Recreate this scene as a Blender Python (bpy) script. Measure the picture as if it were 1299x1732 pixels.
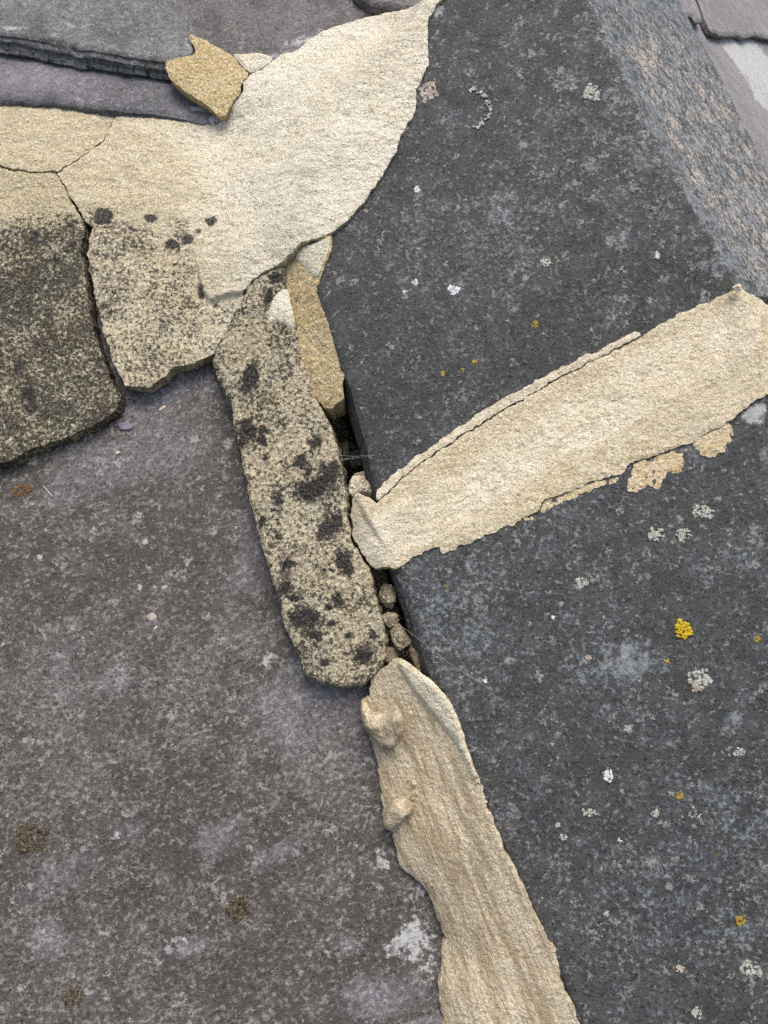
import bpy, math
import numpy as np
from mathutils import Vector, Matrix

R = math.radians
for o in list(bpy.data.objects):
    bpy.data.objects.remove(o)
scene = bpy.context.scene
COL = scene.collection

# ------------------------------------------------------------------ frames
PITCH = R(35)
RU = np.array([1.0, 0, 0])                                   # across the slope
RV = np.array([0.0, math.cos(PITCH), math.sin(PITCH)])       # up the slope
RN = np.array([0.0, -math.sin(PITCH), math.cos(PITCH)])      # out of the slope
RO = np.array([0.0, 0.0, 5.0])                               # a point of the left slope, 5 m above ground

# ------------------------------------------------------------------ camera
DIST, F, CX, CY = 0.50, 1303.0, 649.5, 866.0
cdir = RN - RV * math.tan(R(11))
cdir /= np.linalg.norm(cdir)
CAM = RO + cdir * DIST
FW = -cdir
RT = np.cross(FW, RV); RT /= np.linalg.norm(RT)
UP = np.cross(RT, FW)
cam_data = bpy.data.cameras.new('camera')
cam = bpy.data.objects.new('camera', cam_data)
COL.objects.link(cam)
cam.matrix_world = Matrix(((RT[0], UP[0], -FW[0], CAM[0]), (RT[1], UP[1], -FW[1], CAM[1]),
                           (RT[2], UP[2], -FW[2], CAM[2]), (0, 0, 0, 1)))
cam_data.sensor_fit = 'VERTICAL'
cam_data.sensor_height = 36.0
cam_data.lens = 36.0 * F / 1732.0
cam_data.clip_start = 0.01
cam_data.clip_end = 3000
scene.camera = cam

# ------------------------------------------------------------------ sky and soft overcast sun
world = bpy.data.worlds.new('World')
scene.world = world
world.use_nodes = True
wn = world.node_tree.nodes
sky = wn.new('ShaderNodeTexSky')
sky.sky_type = 'NISHITA'
sky.sun_disc = False
sun_vec = RN * 0.70 + RV * 0.58 + RU * 0.10
sun_vec = sun_vec / np.linalg.norm(sun_vec)
sun_el = math.asin(sun_vec[2])
sun_az = math.atan2(sun_vec[0], sun_vec[1])
sky.sun_elevation = sun_el
sky.sun_rotation = sun_az
sky.air_density = 1.0
sky.dust_density = 6.0
sky.ozone_density = 1.0
wn['Background'].inputs['Strength'].default_value = 0.11
world.node_tree.links.new(sky.outputs[0], wn['Background'].inputs['Color'])
sun_data = bpy.data.lights.new('sun', 'SUN')
sun_data.energy = 1.2
sun_data.angle = R(40)
sun_data.color = (1.0, 0.965, 0.91)
sun = bpy.data.objects.new('sun', sun_data)
COL.objects.link(sun)
sun.rotation_euler = Vector(sun_vec).to_track_quat('Z', 'Y').to_euler()
sun.location = (0, 0, 12)
vs = scene.view_settings
vs.view_transform = 'Standard'
vs.look = 'None'
vs.gamma = 1.0
vs.use_curve_mapping = False
vs.exposure = 0.84
scene.cycles.use_denoising = False


# ------------------------------------------------------------------ numeric helpers
class Frame:
    def __init__(self, O, U, V, N):
        self.O, self.U, self.V, self.N = [np.asarray(a, float) for a in (O, U, V, N)]
        d = CAM - self.O
        self.c = np.array([d @ self.U, d @ self.V, d @ self.N])

    def un(self, px, n):
        """photo pixels -> (u, v) on the surface at height n (metres) above this frame's plane"""
        px = np.atleast_2d(np.asarray(px, float))
        a = (px[:, 0] - CX) / F
        b = -(px[:, 1] - CY) / F
        d = FW[None] + a[:, None] * RT[None] + b[:, None] * UP[None]
        dl = np.stack([d @ self.U, d @ self.V, d @ self.N], 1)
        t = (n - self.c[2]) / dl[:, 2]
        return self.c[None, :2] + t[:, None] * dl[:, :2]

    def world(self, u, v, n):
        return self.O + np.outer(u, self.U) + np.outer(v, self.V) + np.outer(n, self.N)


ROOF = Frame(RO, RU, RV, RN)


def project(P):
    d = np.atleast_2d(P) - CAM
    z = d @ FW
    return np.stack([CX + F * (d @ RT) / z, CY - F * (d @ UP) / z], 1)


def _hash(ix, iy, seed):
    h = (ix.astype(np.int64) * 374761393 + iy.astype(np.int64) * 668265263 + seed * 1274126177) & 0x7fffffff
    h = ((h ^ (h >> 13)) * 1274126177) & 0x7fffffff
    h = h ^ (h >> 16)
    return (h & 0xffff) / 65535.0 * 2 * math.pi


def perlin(x, y, seed=0):
    ix, iy = np.floor(x), np.floor(y)
    fx, fy = x - ix, y - iy
    sx = fx * fx * fx * (fx * (fx * 6 - 15) + 10)
    sy = fy * fy * fy * (fy * (fy * 6 - 15) + 10)

    def g(dx, dy):
        a = _hash(ix + dx, iy + dy, seed)
        return np.cos(a) * (fx - dx) + np.sin(a) * (fy - dy)
    n0 = g(0, 0) * (1 - sx) + g(1, 0) * sx
    n1 = g(0, 1) * (1 - sx) + g(1, 1) * sx
    return (n0 * (1 - sy) + n1 * sy) * 1.4


def fbm(x, y, scale, octv=4, seed=0, gain=0.5):
    s, a, tot = 0, 1.0, 0
    for k in range(octv):
        s = s + a * perlin(x * scale + 17.3 * k, y * scale - 9.1 * k, seed + 31 * k)
        tot += a
        a *= gain
        scale *= 2.03
    return s / tot * 1.3


def sstep(a, b, x):
    t = np.clip((x - a) / (b - a), 0, 1)
    return t * t * (3 - 2 * t)


class TPS:
    """smooth height field through control points given as photo pixel + height in mm"""
    def __init__(self, fr, pts, reg=1e-4):
        pts = np.asarray(pts, float)
        z = pts[:, 2] * 0.001
        xy = np.array([fr.un(p[:2], zz)[0] for p, zz in zip(pts, z)])
        self.s = 0.1
        self.xy = xy / self.s
        n = len(z)
        K = self._k(self.xy, self.xy) + np.eye(n) * reg
        Pm = np.hstack([np.ones((n, 1)), self.xy])
        A = np.vstack([np.hstack([K, Pm]), np.hstack([Pm.T, np.zeros((3, 3))])])
        w = np.linalg.lstsq(A, np.concatenate([z, np.zeros(3)]), rcond=None)[0]
        self.w, self.a = w[:n], w[n:]
        self.lo, self.hi = z.min() - 0.006, z.max() + 0.006

    @staticmethod
    def _k(a, b):
        r2 = ((a[:, None, :] - b[None, :, :]) ** 2).sum(2)
        return 0.5 * r2 * np.log(r2 + 1e-9)

    def __call__(self, u, v):
        q = np.stack([u, v], 1) / self.s
        out = np.empty(len(u))
        for i in range(0, len(u), 50000):
            qq = q[i:i + 50000]
            out[i:i + 50000] = self._k(qq, self.xy) @ self.w + self.a[0] + qq @ self.a[1:]
        return np.clip(out, self.lo, self.hi)


def const(mm):
    return lambda u, v: np.full(len(u), mm * 0.001)


def dist_closed(pts, poly):
    """signed distance (inside > 0) and closest point on a closed polygon"""
    A = poly
    B = np.roll(poly, -1, 0)
    AB = B - A
    L2 = (AB ** 2).sum(1) + 1e-18
    sd = np.empty(len(pts))
    cp = np.empty((len(pts), 2))
    step = max(1, int(3e6 // len(A)))
    for i in range(0, len(pts), step):
        p = pts[i:i + step]
        dx = p[:, None, 0] - A[None, :, 0]
        dy = p[:, None, 1] - A[None, :, 1]
        t = np.clip((dx * AB[:, 0] + dy * AB[:, 1]) / L2, 0, 1)
        ex = dx - t * AB[:, 0]
        ey = dy - t * AB[:, 1]
        d2 = ex * ex + ey * ey
        k = d2.argmin(1)
        r = np.arange(len(p))
        cp[i:i + step, 0] = A[k, 0] + t[r, k] * AB[k, 0]
        cp[i:i + step, 1] = A[k, 1] + t[r, k] * AB[k, 1]
        py = p[:, 1][:, None]
        cond = (A[None, :, 1] > py) != (B[None, :, 1] > py)
        with np.errstate(divide='ignore', invalid='ignore'):
            xi = A[:, 0] + (py - A[:, 1]) * AB[:, 0] / AB[:, 1]
        ins = (np.sum(cond & (p[:, 0][:, None] < xi), 1) % 2) == 1
        d = np.sqrt(d2[r, k])
        sd[i:i + step] = np.where(ins, d, -d)
    return sd, cp


def densify(poly, step):
    out = []
    n = len(poly)
    for i in range(n):
        a, b = poly[i], poly[(i + 1) % n]
        k = max(1, int(np.linalg.norm(b - a) / step))
        for j in range(k):
            out.append(a + (b - a) * j / k)
    return np.array(out)


def chaikin(poly, it):
    for _ in range(it):
        q = np.roll(poly, -1, 0)
        poly = np.stack([poly * 0.75 + q * 0.25, poly * 0.25 + q * 0.75], 1).reshape(-1, 2)
    return poly


def link_mesh(name, verts, faces, mat, parent=None, smooth=True, attrs=None, sharp=None):
    me = bpy.data.meshes.new(name)
    verts = np.asarray(verts, float)
    if parent is None:
        lo = verts.mean(0)
    else:
        lo = np.array(parent.location)
    me.from_pydata((verts - lo).tolist(), [], [f for f in faces])
    if smooth:
        me.polygons.foreach_set('use_smooth', [True] * len(me.polygons))
    if sharp is not None:
        # broken rims keep a hard edge between top and side
        ev = np.empty(len(me.edges) * 2, np.int32)
        me.edges.foreach_get('vertices', ev)
        ev = np.sort(ev.reshape(-1, 2), 1).astype(np.int64)
        sh = np.sort(np.asarray(sharp), 1).astype(np.int64)
        m = len(verts)
        flag = np.isin(ev[:, 0] * m + ev[:, 1], sh[:, 0] * m + sh[:, 1])
        sa_ = me.attributes.new('sharp_edge', 'BOOLEAN', 'EDGE')
        sa_.data.foreach_set('value', flag)
    if attrs is not None:
        at = me.color_attributes.new('stain', 'FLOAT_COLOR', 'POINT')
        at.data.foreach_set('color', np.asarray(attrs, np.float32).ravel())
    me.materials.append(mat)
    me.update()
    ob = bpy.data.objects.new(name, me)
    COL.objects.link(ob)
    if parent is None:
        ob.location = lo
    else:
        ob.parent = parent
    return ob


def tag(o, label=None, cat=None, group=None, kind=None):
    for k, val in (('label', label), ('category', cat), ('group', group), ('kind', kind)):
        if val:
            o[k] = val
    return o


def slab(name, outline, H, mat, fr=ROOF, base=const(-2), g=0.001, edge_r=3, edge_h=None, splay=1.0,
         out_amp=0.8, out_scale=160, bumps=((0.5, 120, 3),), side_noise=0.6, spots=(), extra=None,
         smooth_it=1, uv=False, rings=4, strata=0.0, parent=None, seed=1, tint=None, aniso=None, cap=True, smooth=True):
    """One solid piece: an outline traced on its own surface, a height field for its top, worn edges,
    rough sides down to its bed and an underside. Lengths in mm except g and the frame (metres)."""
    edge_h = edge_r if edge_h is None else edge_h
    er, eh = edge_r * 0.001, edge_h * 0.001
    P = np.asarray(outline, float)
    if not uv:
        n = np.full(len(P), 0.01)
        for _ in range(6):
            q = np.array([fr.un(p, z)[0] for p, z in zip(P, n)])
            n = H(q[:, 0], q[:, 1]) - 0.5 * eh
        P = q
    if smooth_it:
        P = chaikin(P, smooth_it)
    P = densify(P, max(g * 1.2, 0.0008))
    a = out_amp * 0.001
    P = P + 1.15 * a * np.stack([fbm(P[:, 0], P[:, 1], out_scale * 0.37, 5, 5, 0.78), fbm(P[:, 0], P[:, 1], out_scale * 0.37, 5, 9, 0.78)], 1)
    lo, hi = P.min(0) - g, P.max(0) + g
    nx, ny = int((hi[0] - lo[0]) / g) + 2, int((hi[1] - lo[1]) / g) + 2
    xs, ys = lo[0] + np.arange(nx) * g, lo[1] + np.arange(ny) * g
    # coarse distance first, exact only where it matters
    st = 8
    cxs, cys = np.arange(0, nx + st, st), np.arange(0, ny + st, st)
    cg = np.stack(np.meshgrid(lo[0] + cxs * g, lo[1] + cys * g), -1).reshape(-1, 2)
    csd, _ = dist_closed(cg, P)
    csd = csd.reshape(len(cys), len(cxs))
    GX, GY = np.meshgrid(xs, ys)
    fx, fy = np.arange(nx) / st, np.arange(ny) / st
    ix, iy = fx.astype(int), fy.astype(int)
    tx, ty = (fx - ix)[None, :], (fy - iy)[:, None]
    sd = ((csd[np.ix_(iy, ix)] * (1 - tx) + csd[np.ix_(iy, ix + 1)] * tx) * (1 - ty)
          + (csd[np.ix_(iy + 1, ix)] * (1 - tx) + csd[np.ix_(iy + 1, ix + 1)] * tx) * ty)
    near = np.abs(sd) < st * g * 1.5 + er
    npts = np.stack([GX[near], GY[near]], 1)
    s2, _ = dist_closed(npts, P)
    sd[near] = s2
    keep = sd > 0.25 * g
    cell = keep[:-1, :-1] & keep[1:, :-1] & keep[:-1, 1:] & keep[1:, 1:]
    cj, ci = np.nonzero(cell)
    idx = np.arange(nx * ny).reshape(ny, nx)
    quads = np.stack([idx[cj, ci], idx[cj, ci + 1], idx[cj + 1, ci + 1], idx[cj + 1, ci]], 1)
    used = np.unique(quads)
    remap = -np.ones(nx * ny, int)
    remap[used] = np.arange(len(used))
    quads = remap[quads]
    u, v, s = GX.ravel()[used].copy(), GY.ravel()[used].copy(), sd.ravel()[used].copy()
    # boundary
    E = np.concatenate([quads[:, [0, 1]], quads[:, [1, 2]], quads[:, [2, 3]], quads[:, [3, 0]]])
    key = np.minimum(E[:, 0], E[:, 1]) * np.int64(len(used)) + np.maximum(E[:, 0], E[:, 1])
    _, inv, cnt = np.unique(key, return_inverse=True, return_counts=True)
    BE = E[cnt[inv] == 1]
    bv = np.unique(BE)
    bp = np.stack([u[bv], v[bv]], 1)
    _, cp = dist_closed(bp, P)
    dirv = cp - bp
    ln = np.linalg.norm(dirv, axis=1)[:, None]
    dirv = dirv / np.maximum(ln, 1e-9)
    u[bv], v[bv], s[bv] = cp[:, 0], cp[:, 1], 0.0

    def top(u, v, s):
        n = H(u, v)
        if er > 0:
            q = np.clip(1 - s / er, 0, 1)
            n = n - eh * (1 - np.sqrt(np.clip(1 - q * q, 0, 1)))
        for b in bumps:
            amp, sc, oc = b[:3]
            if aniso is not None and len(b) > 3:
                ca, sa = math.cos(aniso[0]), math.sin(aniso[0])
                uu, vv = (u * ca + v * sa) / aniso[1], -u * sa + v * ca
            else:
                uu, vv = u, v
            n = n + amp * 0.001 * fbm(uu, vv, sc, oc, seed + int(sc), 0.55)
        if extra is not None:
            n = n + extra(u, v, s)
        return n
    n = top(u, v, s)
    V3 = [np.stack([u, v, n], 1)]
    faces = quads.tolist()
    # sides
    nb = len(bv)
    bmap = -np.ones(len(used), int)
    bmap[bv] = np.arange(nb)
    base_n = base(u[bv], v[bv])
    tn = n[bv]
    prev = bv.copy()
    off = len(used)
    for k in range(1, rings + 1):
        f = k / rings
        hn = tn + (np.minimum(base_n, tn - 0.0004) - tn) * f
        nz = side_noise * 0.001 * fbm(u[bv] + hn * 0.7, v[bv] - hn * 0.9, 350, 3, seed + 77, 0.6) * min(1, 1.6 * f + 0.2)
        if strata:
            nz = nz + strata * 0.001 * fbm(u[bv] * 0.025 + 3, hn + 0.02 * v[bv] + 0.0006 * fbm(u[bv], v[bv], 60, 2, 3), 420, 3, seed + 5, 0.6)
        sp = splay * 0.001 * f + nz
        V3.append(np.stack([u[bv] + dirv[:, 0] * sp, v[bv] + dirv[:, 1] * sp, hn], 1))
        cur = np.arange(off, off + nb)
        pa, pb = prev, cur
        for a_, b_ in BE:
            i, j = bmap[a_], bmap[b_]
            faces.append((int(prev[j]) if k > 1 else int(b_), int(prev[i]) if k > 1 else int(a_), int(cur[i]), int(cur[j])))
        prev = cur
        off += nb
    if cap:
        # underside, sharing the last ring along its rim
        cu, cv = u.copy(), v.copy()
        cn = np.minimum(base(u, v), n - 0.0004)
        low = -np.ones(len(used), int)
        low[bv] = prev
        inner = np.nonzero(low < 0)[0]
        low[inner] = off + np.arange(len(inner))
        V3.append(np.stack([cu[inner], cv[inner], cn[inner]], 1))
        faces += low[quads][:, ::-1].tolist()
    VV = np.concatenate(V3)
    # stains that belong to the surface
    col = np.zeros((len(VV), 4)); col[:, 3] = 1
    if tint is not None:
        col[:, :3] = tint(VV[:, 0], VV[:, 1], VV[:, 2])
    for (ch, px, py, rx, ry, ang, st_) in spots:
        z = 0.01
        for _ in range(5):
            c = fr.un((px, py), z)[0]
            z = float(H(c[:1], c[1:2])[0])
        cw = fr.world(c[:1], c[1:2], np.array([z]))[0]
        mpp = float((cw - CAM) @ FW) / F
        ca, sa = math.cos(R(ang)), math.sin(R(ang))
        reach = 2.6 * max(rx, ry) * mpp
        sel = np.nonzero((np.abs(VV[:, 0] - c[0]) < reach) & (np.abs(VV[:, 1] - c[1]) < reach))[0]
        if len(sel) == 0:
            continue
        qu, qv = VV[sel, 0], VV[sel, 1]
        wsc = 0.9 / (max(rx, ry) * mpp)
        du = qu - c[0] + 0.6 * rx * mpp * fbm(qu + 5.13, qv + 3.77, wsc, 4, int(px) % 97, 0.45)
        dv = qv - c[1] + 0.6 * ry * mpp * fbm(qu + 2.41, qv + 7.19, wsc, 4, int(py) % 89 + 100, 0.45)
        e = np.hypot((du * ca + dv * sa) / (rx * mpp), (-du * sa + dv * ca) / (ry * mpp))
        col[sel, ch] = np.maximum(col[sel, ch], st_ * sstep(1.55, 0.35, e))
    W = fr.world(VV[:, 0], VV[:, 1], VV[:, 2])
    return link_mesh(name, W, faces, mat, parent, smooth, col, BE)


def lump(name, px, py, n_mm, r_mm, mat, parent=None, seed=0, amp=0.28, flat=0.8, fr=ROOF, freq=1.6, tint=(0, 0, 0), rot=0.0, nu=40, nv=24):
    """An irregular broken lump."""
    c = fr.un((px, py), n_mm * 0.001)[0]
    rng = np.random.RandomState(seed)
    th = np.linspace(0, math.pi, nv)
    ph = np.arange(nu) / nu * 2 * math.pi
    T, Pp = np.meshgrid(th, ph, indexing='ij')
    d = np.stack([np.sin(T) * np.cos(Pp), np.sin(T) * np.sin(Pp), np.cos(T)], -1).reshape(-1, 3)
    o = rng.rand(3) * 50
    r = 1 + amp * fbm(d[:, 0] * 1.0 + d[:, 2] * 0.6 + o[0], d[:, 1] + d[:, 2] * 0.8 + o[1], freq, 4, seed, 0.6) * 1.6
    # broken facets
    for k in range(9):
        nn = rng.randn(3); nn /= np.linalg.norm(nn)
        lim = 0.72 + 0.2 * rng.rand()
        dd = (d @ nn) * r
        r = np.where(dd > lim, r * lim / np.maximum(dd, 1e-6), r)
    p = d * r[:, None] * np.array([r_mm[0], r_mm[1], r_mm[2]]) * 0.001
    p += 0.0003 * np.stack([fbm(p[:, 0] + p[:, 2], p[:, 1] - p[:, 2], 700, 2, seed + q) for q in range(3)], 1)
    ca, sa = math.cos(rot), math.sin(rot)
    x, y = p[:, 0] * ca - p[:, 1] * sa, p[:, 0] * sa + p[:, 1] * ca
    W = fr.world(c[0] + x, c[1] + y, n_mm * 0.001 + p[:, 2])
    faces = []
    for i in range(nv - 1):
        for j in range(nu):
            a, b = i * nu + j, i * nu + (j + 1) % nu
            faces.append((a, a + nu, b + nu, b))
    col = np.ones((len(W), 4)); col[:, :3] = tint
    ob = link_mesh(name, W, faces, mat, parent, False, col)
    return ob


def thread(name, pts, rad, mat):
    """thin strand through world points"""
    pts = np.asarray(pts, float)
    V, Fs = [], []
    for i, p in enumerate(pts):
        t = pts[min(i + 1, len(pts) - 1)] - pts[max(i - 1, 0)]
        t /= np.linalg.norm(t)
        a = np.cross(t, [0.3, 0.5, 0.8]); a /= np.linalg.norm(a)
        b = np.cross(t, a)
        for k in range(5):
            w = k / 5 * 2 * math.pi
            V.append(p + rad * (math.cos(w) * a + math.sin(w) * b))
    for i in range(len(pts) - 1):
        for k in range(5):
            q = i * 5
            Fs.append((q + k, q + (k + 1) % 5, q + 5 + (k + 1) % 5, q + 5 + k))
    return link_mesh(name, V, Fs, mat)


# ------------------------------------------------------------------ materials
class NT:
    def __init__(self, name):
        self.m = bpy.data.materials.new(name)
        self.m.use_nodes = True
        self.t = self.m.node_tree
        self.b = self.t.nodes['Principled BSDF']
        self.co = self.t.nodes.new('ShaderNodeTexCoord').outputs['Object']

    def _set(self, sock, val):
        if isinstance(val, bpy.types.NodeSocket):
            self.t.links.new(val, sock)
        elif isinstance(val, (tuple, list)) and len(val) == 3 and sock.type == 'RGBA':
            sock.default_value = (*val, 1)
        else:
            sock.default_value = val

    def noise(self, scale, detail=4, rough=0.55, vec=None, dist=0.0, color=False):
        n = self.t.nodes.new('ShaderNodeTexNoise')
        n.inputs['Scale'].default_value = scale
        n.inputs['Detail'].default_value = detail
        n.inputs['Roughness'].default_value = rough
        n.inputs['Distortion'].default_value = dist
        self.t.links.new(vec or self.co, n.inputs['Vector'])
        return n.outputs['Color' if color else 'Fac']

    def vor(self, scale, vec=None, out='Distance', rnd=1.0, feature='F1'):
        n = self.t.nodes.new('ShaderNodeTexVoronoi')
        n.feature = feature
        n.inputs['Scale'].default_value = scale
        n.inputs['Randomness'].default_value = rnd
        self.t.links.new(vec or self.co, n.inputs['Vector'])
        return n.outputs[out]

    def warp(self, scale, amt, detail=3):
        c = self.noise(scale, detail, 0.6, color=True)
        v = self.t.nodes.new('ShaderNodeVectorMath'); v.operation = 'SUBTRACT'
        self.t.links.new(c, v.inputs[0]); v.inputs[1].default_value = (0.5, 0.5, 0.5)
        s = self.t.nodes.new('ShaderNodeVectorMath'); s.operation = 'MULTIPLY_ADD'
        self.t.links.new(v.outputs[0], s.inputs[0]); s.inputs[1].default_value = (amt,) * 3
        self.t.links.new(self.co, s.inputs[2])
        return s.outputs[0]

    def mapped(self, ang, stretch):
        """coordinates stretched along a direction lying in the roof slope (angle from across-slope)"""
        x = RU * math.cos(ang) + RV * math.sin(ang)
        y = np.cross(RN, x)
        mp = self.t.nodes.new('ShaderNodeMapping')
        mp.vector_type = 'TEXTURE'
        self.t.links.new(self.co, mp.inputs['Vector'])
        mp.inputs['Rotation'].default_value = Matrix((x, y, RN)).transposed().to_euler()
        mp.inputs['Scale'].default_value = (stretch, 1.0, 1.0)
        return mp.outputs[0]

    def step(self, x, a, b, lo=0.0, hi=1.0):
        n = self.t.nodes.new('ShaderNodeMapRange')
        n.interpolation_type = 'SMOOTHSTEP'
        self._set(n.inputs['Value'], x)
        for k, val in zip(('From Min', 'From Max', 'To Min', 'To Max'), (a, b, lo, hi)):
            self._set(n.inputs[k], val)
        return n.outputs['Result']

    def math(self, op, a, b=0.0):
        n = self.t.nodes.new('ShaderNodeMath'); n.operation = op
        self._set(n.inputs[0], a); self._set(n.inputs[1], b)
        return n.outputs[0]

    def add(self, a, b): return self.math('ADD', a, b)
    def mul(self, a, b): return self.math('MULTIPLY', a, b)

    def mix(self, f, a, b, mode='MIX'):
        n = self.t.nodes.new('ShaderNodeMix'); n.data_type = 'RGBA'; n.blend_type = mode
        self._set(n.inputs[0], f); self._set(n.inputs[6], a); self._set(n.inputs[7], b)
        return n.outputs[2]

    def stain(self):
        n = self.t.nodes.new('ShaderNodeAttribute'); n.attribute_name = 'stain'
        s = self.t.nodes.new('ShaderNodeSeparateColor')
        self.t.links.new(n.outputs['Color'], s.inputs[0])
        return s.outputs[0], s.outputs[1], s.outputs[2]

    def finish(self, color, rough=0.9, bumps=(), spec=0.3):
        self._set(self.b.inputs['Base Color'], color)
        self._set(self.b.inputs['Roughness'], rough)
        self.b.inputs['Specular IOR Level'].default_value = spec
        nrm = None
        for h, dist in bumps:
            n = self.t.nodes.new('ShaderNodeBump')
            n.inputs['Strength'].default_value = 1.0
            n.inputs['Distance'].default_value = dist
            self.t.links.new(h, n.inputs['Height'])
            if nrm is not None:
                self.t.links.new(nrm, n.inputs['Normal'])
            nrm = n.outputs['Normal']
        if nrm is not None:
            self.t.links.new(nrm, self.b.inputs['Normal'])
        return self.m


def mortar_mat(name, c1, c2, grit=1.0, speck=0.0, ripple=0.0, rip_rot=0.0, bump=1.0, stretch=2.6, streak=0.0, pale=((0.48, 0.407, 0.27), (0.37, 0.355, 0.27))):
    """lime mortar. stain R = black lichen blotch, G = grime and speckled growth, B = sandier, yellower patches"""
    t = NT(name)
    r, g, b = t.stain()
    big = t.noise(14, 5, 0.6)
    mid = t.noise(90, 5, 0.65)
    fine = t.noise(300, 4, 0.68)
    grain = t.noise(620, 2, 0.6)
    c = t.mix(t.step(t.add(t.mul(big, 0.5), t.mul(mid, 0.5)), 0.40, 0.60), c1, c2)
    sandy = t.step(t.add(b, t.mul(t.add(mid, -0.5), 0.9)), 0.20, 0.75)
    c = t.mix(t.mul(sandy, 0.85), c, (0.46, 0.385, 0.225))
    # grains of sand, lighter and darker
    c = t.mix(t.mul(t.step(grain, 0.52, 0.66), 0.65), c, (0.80, 0.75, 0.60))
    c = t.mix(t.mul(t.step(fine, 0.47, 0.34), 0.40 * grit), c, (0.21, 0.155, 0.08))
    c = t.mix(t.mul(t.step(grain, 0.43, 0.32), 0.45 * grit), c, (0.16, 0.12, 0.07))
    # patchy grey weathering and dirt
    c = t.mix(t.mul(t.step(t.noise(30, 6, 0.72), 0.50, 0.68), 0.42), c, (0.39, 0.345, 0.25))
    c = t.mix(t.mul(t.step(t.noise(75, 6, 0.75), 0.60, 0.74), 0.45), c, (0.30, 0.255, 0.175))
    # growth of speckled dark lichen
    gn = t.noise(430, 5, 0.72)
    gm = t.noise(60, 4, 0.6)
    gg = t.add(t.add(gn, t.mul(t.add(gm, -0.5), 0.36)), t.mul(g, 0.27))
    dark = t.mul(t.step(gg, 0.62, 0.76), t.step(g, 0.02, 0.25))
    pale = t.mix(t.step(t.noise(26, 5, 0.7), 0.42, 0.60), *pale)
    pale = t.mix(t.step(grain, 0.48, 0.64), pale, (0.66, 0.60, 0.44))
    c = t.mix(t.mul(t.step(g, 0.25, 0.8), 0.7), c, pale)
    c = t.mix(t.mul(dark, 0.94), c, t.mix(t.step(t.noise(700, 3, 0.7), 0.42, 0.6), (0.022, 0.020, 0.017), (0.125, 0.112, 0.085)))
    if speck:
        c = t.mix(t.mul(t.step(t.vor(95, t.warp(300, 0.004)), 0.10, 0.05), speck), c, (0.14, 0.12, 0.09))
    bl = t.step(t.add(r, t.mul(t.add(t.noise(150, 6, 0.8), -0.5), 2.3)), 0.44, 0.70)
    c = t.mix(t.mul(bl, 0.93), c, t.mix(t.step(t.noise(800, 3, 0.75), 0.46, 0.62), (0.018, 0.018, 0.019), (0.105, 0.098, 0.088)))
    hs = [(t.noise(290, 4, 0.66), 0.0018 * bump), (grain, 0.0009 * bump), (gn, 0.0010 * bump)]
    if ripple:
        v = t.mapped(rip_rot, stretch)
        rp = t.noise(330, 4, 0.65, vec=v, dist=0.5)
        hs.append((rp, 0.0022 * ripple))
        if streak:
            c = t.mix(t.mul(t.step(t.noise(150, 5, 0.72, vec=v), 0.57, 0.40), streak), c, (0.30, 0.235, 0.145))
    return t.finish(c, 0.95, hs, 0.12)


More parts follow.
